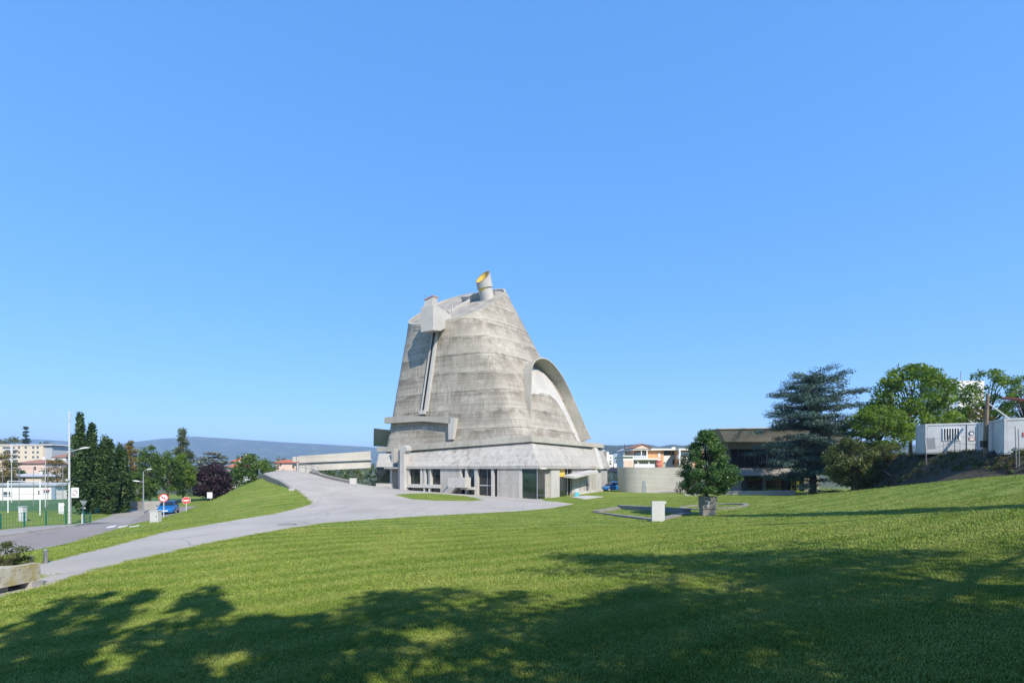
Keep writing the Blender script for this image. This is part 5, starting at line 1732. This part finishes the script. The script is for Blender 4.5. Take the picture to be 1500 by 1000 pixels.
# ------------------------------------------------------------ curved precinct wall
def curved_wall():
    Y0 = 73.0
    a_ = P(913.5, 721, Y0)
    root = thing('curved_wall', 'curved pale concrete wall with a small grey door behind the lawn', 'wall', V3((a_.x, Y0, -3.7)))
    zt0 = (HY - 684.2) / F * Y0
    rad = 3.2
    pts = []
    cx, cy = a_.x + rad, Y0 + rad - .4
    for k in range(25):
        t = R(170 + 100 * k / 24)
        pts.append(V3((cx + rad * math.cos(t), cy + rad * math.sin(t), 0)))
    x1 = P(1064, 700, Y0).x
    for k in range(1, 7):
        pts.append(V3((cx + (x1 - cx) * k / 6, cy - rad, 0)))
    # board-marked panels, one per pour
    for i0, i1 in ((0, 24), (24, 26), (26, 28), (28, 30)):
        seg = pts[i0:i1 + 1]
        MB().sweep([vz(q, -4.2) for q in seg], [(-.15, 0), (.15, 0), (.15, 4.2 + zt0), (-.15, 4.2 + zt0)]).build('wall_panel', 'wallc', root)
    yf = cy - rad - .17
    d_ = bpx(940.8, 946.3, 708.2, 723, yf, .1).build('door', 'greymetal', root)
    bpx(941.8, 945.2, 703.7, 706.8, yf - .02, .08).build('door_plate', 'bluegrey', root)
    bpx(945.0, 945.5, 714, 715.4, yf - .04, .06).build('handle', 'dark', d_)
    # sloping apron and long low plinth
    MB().prism([vz(pts[-7] + V3((.4, 0, 0)), 0) + UP * -3.75, vz(pts[-1], 0) + UP * -3.75, vz(pts[-1], 0) + UP * -3.25, vz(pts[-7] + V3((2.6, 0, 0)), 0) + UP * -3.45], V3((0, -1.2, 0))).build('plinth', 'darkc', root)
    return root
curved_wall()

# ------------------------------------------------------------ buildings beyond the wall
ab = thing('terraced_apartments', 'stepped orange and white apartment building with terraces behind the curved wall', 'building', at(960, 108))
def B(x0_, x1_, y0_, y1_, Y, d, nm, mt, par=None): return bpx(x0_, x1_, y0_, y1_, Y, d).build(nm, mt, par or ab)
B(913, 928, 668.5, 700, 107, 6, 'wall', 'white_render')
B(912.5, 928.5, 666.8, 668.3, 106.6, 6.5, 'roof_edge', 'white')
B(914, 927, 674, 684, 106.9, .3, 'wall_field', 'pink')
B(928, 972, 659, 700, 110, 9, 'wall', 'orange')
B(927, 992, 656.6, 659, 109.2, 10.5, 'roof_edge', 'white_render')
B(929.5, 947.3, 661.5, 670.5, 109.5, .3, 'loggia_opening', 'dark')
for x in (931.2, 935.2, 941.5):
    B(x, x + 2.3, 662.5, 668.5, 109.4, .2, 'window_pane', 'glass_b')
B(939, 940.2, 660.5, 671, 109.3, .4, 'column', 'white_render'); B(947.0, 948.6, 660, 671, 109.3, .6, 'column', 'white_render')
bal_ = B(928, 948, 667.0, 671.2, 108.4, 1.4, 'balcony', 'white')
for k in range(7):
    B(929 + 2.6 * k, 930.2 + 2.6 * k, 667.6, 670.8, 108.34, .05, 'baluster', 'bluegrey', bal_)
B(964.3, 967.2, 662.5, 670, 109.9, .2, 'window', 'white')
B(928, 968, 671, 673.2, 107.5, 3, 'terrace_edge', 'white_render')
B(929, 962, 673.3, 684, 109.7, .3, 'loggia_opening', 'grey_render')
for x in (934, 950):
    B(x, x + 1.6, 673.3, 684, 108, .5, 'column', 'white_render')
B(972, 992, 659.0, 666.5, 111, 8, 'wall', 'orange')
for x in (973, 978, 984):
    B(x, x + 4.2, 660.3, 665.8, 110.8, .3, 'window', 'glass_b')
B(972, 993, 666.5, 700, 110.5, 8, 'wall', 'grey_render')
MB().prism([P(972, 667, 110.1), P(983, 667, 110.1), P(975.5, 676, 110.1), P(972, 677, 110.1)], V3((0, .4, 0))).build('stair_flank', 'white_render', ab)
B(985.5, 991.5, 673, 679.5, 110.3, .3, 'window', 'glass')
B(993, 1030, 658.5, 700, 108, 9, 'wall', 'orange')
B(994, 1032, 656.4, 659, 107.3, 10, 'roof_edge', 'white_render')
B(996.5, 1010, 661.5, 668, 107.7, .4, 'loggia_opening', 'glass_b')
B(994, 1016, 666.5, 671.8, 106.8, 1.4, 'balcony', 'white')
B(994, 1016, 674, 684, 107.6, .5, 'loggia_opening', 'cream')
B(995, 997, 659, 684, 107.0, .6, 'column', 'white_render')
MB().prism([P(929, 656.6, 109), P(941, 651.5, 109), P(953, 656.6, 109)], V3((0, 8, 0))).build('gable', 'pink', ab)
MB().prism([P(927, 656.4, 108.8), P(941, 650.4, 108.8), P(955, 656.4, 108.8), P(955, 655.4, 108.8), P(941, 649.2, 108.8), P(927, 655.4, 108.8)], V3((0, 8.5, 0))).build('gable_roof', 'tile2', ab)
B(936.5, 938.0, 649.6, 654, 112, .8, 'chimney', 'white_render'); B(985, 989, 654.6, 657, 112, 1, 'chimney', 'white')
sf = thing('terrace_screen', 'white metal screen panel on top of the curved wall', 'screen', P(944, 684, 76))
bpx(929.2, 958.8, 679.2, 684.4, 76, .08).build('panel', 'white', sf)
for x in (929.5, 944, 958):
    bpx(x, x + .6, 679, 700, 76.1, .08).build('post', 'offwhite', sf)
for i, (py0, py1, wd, lab) in enumerate(((678.8, 684.4, 9.2, 'salmon red round drum, lower of the pair behind the curved wall'), (673.6, 678.2, 8.2, 'salmon red round drum, upper of the pair behind the curved wall'))):
    c_ = P(964.6, py1, 77)
    s_ = 77 / F
    dr = thing('red_drum', lab, 'drum', c_, 'red drums behind the wall')
    MB().tube([c_ + (UP * -1.6 if i == 0 else UP * 0), c_ + UP * (py1 - py0) * s_ * .85, c_ + UP * (py1 - py0) * s_], [wd / 2 * s_, wd / 2 * s_, wd / 2 * s_ * .9], 20).build('drum_body', 'salmon', dr)
    MB().tube([c_ + UP * (py1 - py0) * s_ * .42, c_ + UP * (py1 - py0) * s_ * .55], wd / 2 * s_ * 1.05, 20).build('drum_band', 'salmon', dr)
ch2 = thing('steepled_house', 'slate-roofed house with a thin dark spire beyond the apartments', 'house', at(920, 140))
bpx(914, 930, 660, 700, 140, 8).build('wall', 'white_render', ch2)
MB().prism([P(912, 660, 139.6), P(922, 655, 139.6), P(933, 652.5, 139.6), P(934, 660, 139.6)], V3((0, 9, 0))).build('roof', 'grey_render', ch2)
MB().add([P(913.5, 660, 141), P(917, 660, 141), P(917, 660, 142), P(913.5, 660, 142), P(915.2, 648, 141.5)], [[0, 1, 4], [1, 2, 4], [2, 3, 4], [3, 0, 4], [0, 1, 2, 3]]).build('spire', 'dark', ch2)
wh = thing('white_apartments', 'stepped white apartment building behind the church corner', 'building', at(890, 190))
for x0_, x1_, y_ in ((880, 886, 659), (886, 892, 661.5), (891.6, 898.5, 665.5)):
    bpx(x0_, x1_, y_, 712, 190 + (x1_ - 880) * .1, 8).build('wall', 'white_render', wh)
windows(wh, [(887.5, 889, 665, 667), (894, 895.5, 669, 671), (894, 895.5, 674, 676)], 190.5)
bb = thing('blue_grey_block', 'hazy blue-grey apartment block with dark balconies beyond the white flats', 'building', at(905, 300))
bpx(899, 912, 664, 712, 300, 12).build('wall', 'blue_block', bb)
for y_ in (666, 670, 674, 678, 682):
    w_ = bpx(904.5, 909, y_, y_ + 2, 299.7, .4).build('window', 'glass', bb)
    bpx(904, 909.5, y_ + 2, y_ + 2.6, 299, 1.2).build('balcony', 'white_render', bb)
gable_house('stone_house', 'small stone house with a pale sloping roof under the blue-grey block', 898, 912, 690, 684, 715, 120, 8, 'cream', 'tile2', .1, [(904, 906, 695, 699)])
tw = thing('tower_block', 'pale blue-white tower block rising behind the trees on the right', 'building', at(1396, 230))
bpx(1384, 1404.5, 557.5, 700, 230, 14).build('wall', 'blue_block', tw)
bpx(1404.6, 1442, 557.5, 700, 231, 12).build('wall', 'white_render', tw)
bpx(1384, 1404, 556.4, 557.6, 229.8, 14.4).build('roof_edge', 'grey_render', tw)
windows(tw, [(x, x + 2.6, y_, y_ + 2.6) for x in (1387.5, 1393, 1398.5) for y_ in np.arange(562, 622, 7)], 230)
windows(tw, [(x, x + 3, y_, y_ + 2.6) for x in (1410, 1419, 1428) for y_ in np.arange(562, 622, 7)], 231)
MB().tube([P(1407.5, 557, 233), P(1407.5, 544, 233)], .25, 6).build('antenna', 'greymetal', tw)

# ------------------------------------------------------------ glazed hall (right)
hl = thing('glazed_hall', 'concrete hall with a leaning parapet, fin-mullioned glazing and coloured ground floor panes', 'building', at(1130, 76))
def H(x0_, x1_, y0_, y1_, Y, d, nm, mt, par=None): return bpx(x0_, x1_, y0_, y1_, Y, d).build(nm, mt, par or hl)
MB().hexa([P(1062, 646.5, 74.5), P(1240, 647.5, 74.5), P(1240, 647.5, 74.5) + V3((0, 8, 0)), P(1062, 646.5, 74.5) + V3((0, 8, 0))], [P(1054, 628.5, 73.5), P(1240, 626, 73.5), P(1240, 626, 73.5) + V3((0, 9, 0)), P(1054, 628.5, 73.5) + V3((0, 9, 0))]).build('parapet', 'darkc', hl)
MB().hexa([P(1053, 628.3, 73.4), P(1241, 625.8, 73.4), P(1241, 625.8, 73.4) + V3((0, 8, 0)), P(1053, 628.3, 73.4) + V3((0, 8, 0))], [P(1053, 627, 73.4), P(1241, 624.6, 73.4), P(1241, 624.6, 73.4) + V3((0, 8, 0)), P(1053, 627, 73.4) + V3((0, 8, 0))]).build('coping', 'gutter', hl)
H(1066, 1240, 646.9, 657, 77.4, 6, 'beam', 'darkc')
H(1064, 1240, 656, 686, 79.4, 3, 'rear_wall', 'darkc')
xs = [1070, 1073, 1076.5, 1079, 1084, 1087.5, 1090, 1094, 1099, 1104, 1110, 1115, 1122, 1130, 1138, 1146, 1154, 1162, 1168, 1171.5, 1180, 1189, 1196, 1204, 1212, 1220]
for i, x in enumerate(xs[:-1]):
    H(x + .7, xs[i + 1], 657.5, 685, 79.0, .06, 'window_pane', 'glass' if i % 3 else 'glass_b')
    H(x, x + (1.5 if x in (1171.5, 1180, 1189) else .7), 657.2, 685.2, 78.4, .5, 'fin', 'smooth' if x in (1171.5, 1180, 1189) else 'dark')
MB().prism([P(1083, 685.4, 74.6), P(1190, 685.4, 74.6), P(1197, 687.5, 74.6), P(1199, 697.5, 73.4), P(1086, 696.2, 73.4)], V3((0, 6.5, 0))).build('ledge', 'darkc', hl)
H(1086, 1200, 696.6, 724, 79.3, 4, 'ground_wall', 'darkc')
cols = [(1095.5, 1106, 'glass_y'), (1106.2, 1118, 'glass_y'), (1122, 1132, 'glass_y'), (1132.3, 1142, 'glass_y'), (1142.3, 1150, 'glass_y'), (1151, 1158, 'glass'), (1159, 1166, 'glass_y'), (1167, 1177, 'glass_y')]
for x0_, x1_, mt in cols:
    for y0_, y1_, k in ((697, 703.6, 0), (703.9, 710.2, 1), (710.5, 714, 2), (714.2, 721, 3)):
        mm = mt if k in (0, 3) or mt == 'glass' else ('glass_r' if k == 1 and x0_ < 1145 else ('glass' if k == 2 else 'glass_y'))
        H(x0_, x1_, y0_, y1_, 79.0, .06, 'window_pane', mm)
for x in (1094, 1118.5, 1150.3, 1158.2, 1166.2, 1177.3):
    H(x, x + (3.0 if x == 1118.5 else .9), 696.5, 723, 78.4, .5, 'column', 'wallc' if x == 1118.5 else 'dark')
lw = thing('terrace_wall', 'low concrete terrace wall in front of the glazed hall', 'wall', at(1115, 70))
q = [at(1064, 68), at(1164.5, 63.5)]
MB().hexa([q[0] + UP * -.3, q[1] + UP * -.3, q[1] + V3((0, .5, -.3)), q[0] + V3((0, .5, -.3))], [q[0] + UP * .35, q[1] + UP * .55, q[1] + V3((0, .5, .55)), q[0] + V3((0, .5, .35))]).build('wall_body', 'gutter', lw)
MB().hexa([q[0] + V3((0, -.08, .353)), q[1] + V3((.05, -.08, .553)), q[1] + V3((.05, .55, .553)), q[0] + V3((0, .55, .353))], [q[0] + V3((0, -.08, .45)), q[1] + V3((.05, -.08, .65)), q[1] + V3((.05, .55, .65)), q[0] + V3((0, .55, .45))]).build('coping', 'wallc', lw)
ps = at(1188, 64)
st_ = thing('bicycle_stand', 'grey metal post with a small stand under the cedar by the hall corner', 'stand', ps)
MB().tube([ps, ps + UP * 1.2], .06, 8).build('post', 'greymetal', st_)
MB().tube([ps + V3((-.5, 0, 0)), ps + V3((-.45, 0, .55)), ps + V3((.4, 0, .6)), ps + V3((.5, 0, 0))], .04, 8).build('hoop', 'greymetal', st_)

# ------------------------------------------------------------ site cabins on the bank
fx = V3((.915, -.403, 0)); fy = V3((.403, .915, 0))
def cabin(label, c0, L, D, z0, z1):
    """c0 = front-left corner"""
    c0 = V3((c0[0], c0[1], 0))
    root = thing('site_cabin', label, 'cabin', vz(c0, z0), 'white site cabins')
    def q(a_, b_, z): return vz(c0 + fx * a_ + fy * b_, z)
    def slab(a0, a1, b0, b1, za, zb, nm, mt, par=root):
        return MB().hexa([q(a0, b0, za), q(a1, b0, za), q(a1, b1, za), q(a0, b1, za)], [q(a0, b0, zb), q(a1, b0, zb), q(a1, b1, zb), q(a0, b1, zb)]).build(nm, mt, par)
    slab(.06, L - .06, .06, D - .06, z0 + .12, z1 - .12, 'body', 'whitemetal')
    slab(0, L, 0, D, z1 - .16, z1, 'roof', 'whitemetal')
    slab(0, L, 0, D, z0, z0 + .14, 'floor_frame', 'greymetal')
    for a0, b0 in ((0, 0), (L - .14, 0), (0, D - .14), (L - .14, D - .14)):
        slab(a0, a0 + .14, b0, b0 + .14, z0 + .14, z1 - .16, 'corner_post', 'whitemetal')
    n = int(L / 1.15)
    for k in range(n):
        a0 = .17 + (L - .34) * k / n
        slab(a0, a0 + (L - .34) / n - .03, .035, .06, z0 + .16, z1 - .18, 'wall_panel', 'whitemetal')
    n = int(D / .8)
    for k in range(n):
        b0 = .17 + (D - .34) * k / n
        slab(.035, .06, b0, b0 + (D - .34) / n - .03, z0 + .16, z1 - .18, 'wall_panel', 'whitemetal')
    return root, slab
zb = gz(38.5, 43)
c1, sl1 = cabin('white site cabin with two barred windows on top of the bank', (36.95, 43.2), 6.0, 2.4, 1.30, 3.98)
def barred(slab, root, a0, a1, z0, z1, n):
    f_ = slab(a0 - .08, a1 + .08, -.005, .05, z0 - .08, z1 + .08, 'window', 'white', root)
    slab(a0, a1, -.012, -.004, z0, z1, 'pane', 'glass', f_)
    for k in range(n + 1):
        x = a0 + (a1 - a0) * k / n
        slab(x - .035, x + .035, -.04, -.013, z0 - .02, z1 + .02, 'bar', 'white', f_)
barred(sl1, c1, 1.25, 2.35, 2.52, 3.52, 6)
barred(sl1, c1, 3.55, 4.1, 2.52, 3.6, 3)
sl1(2.83, 2.87, .0, .036, 1.45, 3.8, 'downpipe', 'dark')
cc_ = vz(V3((36.95, 43.2, 0)) + fx * 3.18 - fy * .0, 3.08)
disc(cc_ - fy * .004, .17, -fy, .02).build('round_notice', 'dark', c1)
m = disc(cc_ - fy * .012 - UP * .04, .12, -fy, .02).build('round_notice_field', 'white', c1)
nt_ = sl1(3.02, 3.4, .0, .036, 2.42, 2.72, 'notice', 'salmon')
sl1(3.06, 3.36, -.006, .02, 2.46, 2.68, 'notice_field', 'white', nt_)
c2, sl2 = cabin('white site cabin whose grey shaded end faces the barred windows', (35.85, 35.2), 6.0, 4.3, 1.02, 3.66)
sl2(1.0, 1.12, .0, .036, 2.3, 2.6, 'notice', 'salmon')
wp = thing('wire_fence', 'sagging wire fence on leaning posts along the edge of the bank', 'fence', G(37.2, 41.8))
fps = []
for px, Y, top, dx in ((1358, 42.3, 637, -4), (1387, 41.4, 637, 3), (1398.5, 40.8, 633, 0), (1427.5, 39.6, 640, 3), (1489, 33.8, 624, -2), (1493.5, 33.6, 628, -2)):
    g_ = at(px, Y)
    e_ = P(px + dx, top, Y)
    MB().tube([g_ + UP * -.2, e_], .03, 6).build('post', 'greymesh', wp)
    fps.append((g_, e_))
for t in (.2, .55, .9):
    m = MB()
    for (a_, b_), (c_, d_) in zip(fps[:4][:-1], fps[:4][1:]):
        s_, e_ = a_.lerp(b_, t), c_.lerp(d_, t)
        m.tube([s_, s_.lerp(e_, .5) - UP * .08, e_], .014, 4)
    m.build('wire', 'greymesh', wp)
gn = at(1362.5, 42)
sn = P(1362.5, 650, 42)
tag(MB().hexa([P(1358.5, 658, 42), P(1370.5, 657.5, 41.8), P(1369.5, 640.5, 41.8), P(1356, 642, 42)], [P(1358.5, 658, 42.1), P(1370.5, 657.5, 41.9), P(1369.5, 640.5, 41.9), P(1356, 642, 42.1)]).build('grey_panel', 'greymetal', loc=P(1362, 658, 42)), 'tilted grey sheet panel leaning on the wire fence', 'panel')
pp = at(1443.5, 37)
up_ = thing('timber_pole', 'weathered timber utility pole with a white diagonal strut between the cabins', 'pole', pp)
MB().tube([pp + UP * -.2, P(1444.5, 620, 37), P(1447, 576, 37)], [.17, .14, .10], 10).build('pole_shaft', 'wood', up_)
MB().tube([P(1447, 590, 37), P(1480, 614, 36.6)], .05, 6).build('strut', 'whitemetal', up_)
MB().box(P(1440.5, 650, 36.8), (.3, .25, .5)).build('junction_box', 'dark', up_)
rb = MB().tube([P(1469, 583, 40), P(1500, 585.5, 38), P(1530, 587, 37)], .10, 6).build('red_beam', mk('rust_red', (.28, .08, .06), .7, .1), up_)
cr_ = at(1456, 37.2)
m = MB()
a_, b_ = P(1449.5, 667.5, 36.3), P(1467.5, 666.5, 35.9)
m.prism([a_, b_, P(1468, 659, 36.2), P(1456, 659.5, 36.6)], V3((.25, .5, 0)))
tag(m.build('dark_crate', 'dark', loc=a_), 'black sloping crate in front of the grey cabin end', 'crate')

# scrub on the earth bank
def scrub():
    rng = np.random.default_rng(77)
    for mat, n, lab, nm in (('leaf_dry', 900, 'dry straw-coloured scrub and weeds covering the earth bank', 'dry_scrub'), ('leaf_dark', 260, 'dark ivy and brambles creeping over the earth bank', 'bramble_cover')):
        cen, rad = [], []
        while len(cen) < n:
            y = rng.uniform(22, 62)
            x = 34.4 + .06 * (y - 33) + .55 * max(0, y - 48) + (rng.uniform(.2, 3.6) if mat == 'leaf_dark' else rng.uniform(.4, 4.2))
            if x > 38.6 + .1 * (y - 33) + .55 * max(0, y - 48) and rng.random() < .6: continue
            r_ = rng.uniform(.12, .38)
            cen.append((x, y, gz(x, y) + r_ * .35)); rad.append((r_, r_, r_ * .8))
        v, f, t = leaf_quads(np.array(cen), np.array(rad), 34, .085, rng, .2, .25 if mat == 'leaf_dry' else .5)
        tag(mesh_obj(nm, v, f, M[mat], attr=t), lab, 'ground cover', kind='stuff')
scrub()
p = at(1306, 48)
tag(MB().tube([P(1291, 687, 47), P(1299, 692, 46.8), P(1306.5, 697.5, 46.6)], [.04, .06, .07], 6).build('fallen_branch', 'wood', loc=P(1306.5, 697.5, 46.6)), 'bare pale branch sticking out of the bank scrub', 'branch')

# ------------------------------------------------------------ grass blades on the lawn
def blade_clump(name, n, h, spread, w, seed):
    rng = np.random.default_rng(seed)
    vs, fs = [], []
    for i in range(n):
        a, q = rng.uniform(0, 6.283), spread * rng.random() ** .6
        x, y = q * math.cos(a), q * math.sin(a)
        d = rng.uniform(0, 6.283)
        ln = h * rng.uniform(.55, 1.15)
        lx, ly = math.cos(d) * ln * rng.uniform(.25, .9), math.sin(d) * ln * rng.uniform(.25, .9)
        px, py = -math.sin(d) * w, math.cos(d) * w
        b = len(vs)
        vs += [(x - px, y - py, -.01), (x + px, y + py, -.01), (x + lx * .45 + px * .8, y + ly * .45 + py * .8, ln * .65), (x + lx * .45 - px * .8, y + ly * .45 - py * .8, ln * .65), (x + lx, y + ly, ln * .9)]
        fs += [[b, b + 1, b + 2, b + 3], [b + 3, b + 2, b + 4]]
    me = bpy.data.meshes.new(name)
    me.from_pydata(vs, [], fs)
    me.materials.append(M['blade'])
    return bpy.data.objects.new(name, me)

def scatter(name, label, pts, sc, clump):
    me = bpy.data.meshes.new(name)
    me.vertices.add(len(pts))
    me.vertices.foreach_set('co', np.asarray(pts, np.float32).ravel())
    a = me.attributes.new('sc', 'FLOAT', 'POINT')
    a.data.foreach_set('value', np.asarray(sc, np.float32))
    o = bpy.data.objects.new(name, me)
    COL.objects.link(o)
    ng = bpy.data.node_groups.new(name, 'GeometryNodeTree')
    ng.interface.new_socket('Geometry', in_out='INPUT', socket_type='NodeSocketGeometry')
    ng.interface.new_socket('Geometry', in_out='OUTPUT', socket_type='NodeSocketGeometry')
    gi, go = ng.nodes.new('NodeGroupInput'), ng.nodes.new('NodeGroupOutput')
    ip = ng.nodes.new('GeometryNodeInstanceOnPoints')
    ob = ng.nodes.new('GeometryNodeObjectInfo')
    ob.inputs['Object'].default_value = clump
    ob.inputs['As Instance'].default_value = True
    rv = ng.nodes.new('FunctionNodeRandomValue')
    rv.data_type = 'FLOAT_VECTOR'
    rv.inputs[0].default_value = (-.12, -.12, 0)
    rv.inputs[1].default_value = (.12, .12, 6.283)
    na = ng.nodes.new('GeometryNodeInputNamedAttribute')
    na.data_type = 'FLOAT'
    na.inputs['Name'].default_value = 'sc'
    L = ng.links.new
    L(gi.outputs[0], ip.inputs['Points'])
    L(ob.outputs['Geometry'], ip.inputs['Instance'])
    L(rv.outputs[0], ip.inputs['Rotation'])
    L(na.outputs['Attribute'], ip.inputs['Scale'])
    L(ip.outputs[0], go.inputs[0])
    md = o.modifiers.new('scatter', 'NODES')
    md.node_group = ng
    tag(o, label, 'grass', kind='stuff')
    return o

def in_poly(x, y, pl):
    ins = np.zeros(len(x), bool)
    for (ax, ay), (bx, by) in zip(pl, pl[1:] + pl[:1]):
        c_ = ((ay > y) != (by > y))
        with np.errstate(divide='ignore', invalid='ignore'):
            ins ^= c_ & (x < (bx - ax) * (y - ay) / (by - ay) + ax)
    return ins
def lawn_points(n, d0, d1, seed, power=1.0):
    rng = np.random.default_rng(seed)
    d = d0 + (d1 - d0) * rng.random(n) ** power
    t = rng.uniform(-1.22, 1.22, n)
    x, y = d * t, d
    ok = ~in_poly(x, y, POLY['path']) & ~in_poly(x, y, POLY['road']) & ~in_poly(x, y, POLY['pave']) & ~in_poly(x, y, POLY['forecourt']) & ~in_poly(x, y, POLY['bank'])
    ok |= in_poly(x, y, POLY['island'])
    ok &= (x < 35) & (x > -33) & ~((x < -11.7) & (x > -14.5) & (y < 12.6))
    x, y = x[ok], y[ok]
    z = np.array([gz(a, b) for a, b in zip(x, y)])
    return np.column_stack([x, y, z]), rng
ck = blade_clump('grass_tuft', 22, .042, .075, .003, 5)
pts, rng = lawn_points(62000, 2.6, 9.5, 1, .75)
scatter('near_grass', 'short mown grass blades of the foreground lawn', pts, rng.uniform(.6, 1.15, len(pts)), ck)
ck2 = blade_clump('grass_tuft_wide', 26, .032, .16, .0055, 6)
pts, rng = lawn_points(60000, 8.5, 24, 2, .85)
scatter('middle_grass', 'short mown grass of the middle lawn', pts, rng.uniform(.6, 1.2, len(pts)), ck2)
ck3 = blade_clump('grass_tuft_far', 26, .034, .34, .011, 7)
pts, rng = lawn_points(42000, 22, 62, 3, .8)
scatter('far_grass', 'short mown grass of the far lawn and verges', pts, rng.uniform(.6, 1.2, len(pts)), ck3)
# ragged longer grass along the edges of the path
def edge_grass():
    rng = np.random.default_rng(9)
    out = []
    pl = POLY['path']
    for (ax, ay), (bx, by) in zip(pl, pl[1:] + pl[:1]):
        ln = math.hypot(bx - ax, by - ay)
        mx, my = (ax + bx) / 2, (ay + by) / 2
        if my < 4 or my > 58 or (my > 46 and mx < -15) or (my > 50 and mx > -8): continue
        for i in range(int(ln * 34)):
            t = rng.random()
            x, y = ax + (bx - ax) * t + rng.normal(0, .10), ay + (by - ay) * t + rng.normal(0, .10)
            out.append((x, y, gz(x, y)))
    return out, rng
pts, rng = edge_grass()
scatter('edge_grass', 'ragged grass fringe along the path edges', pts, rng.uniform(.5, 1.3, len(pts)), ck2)
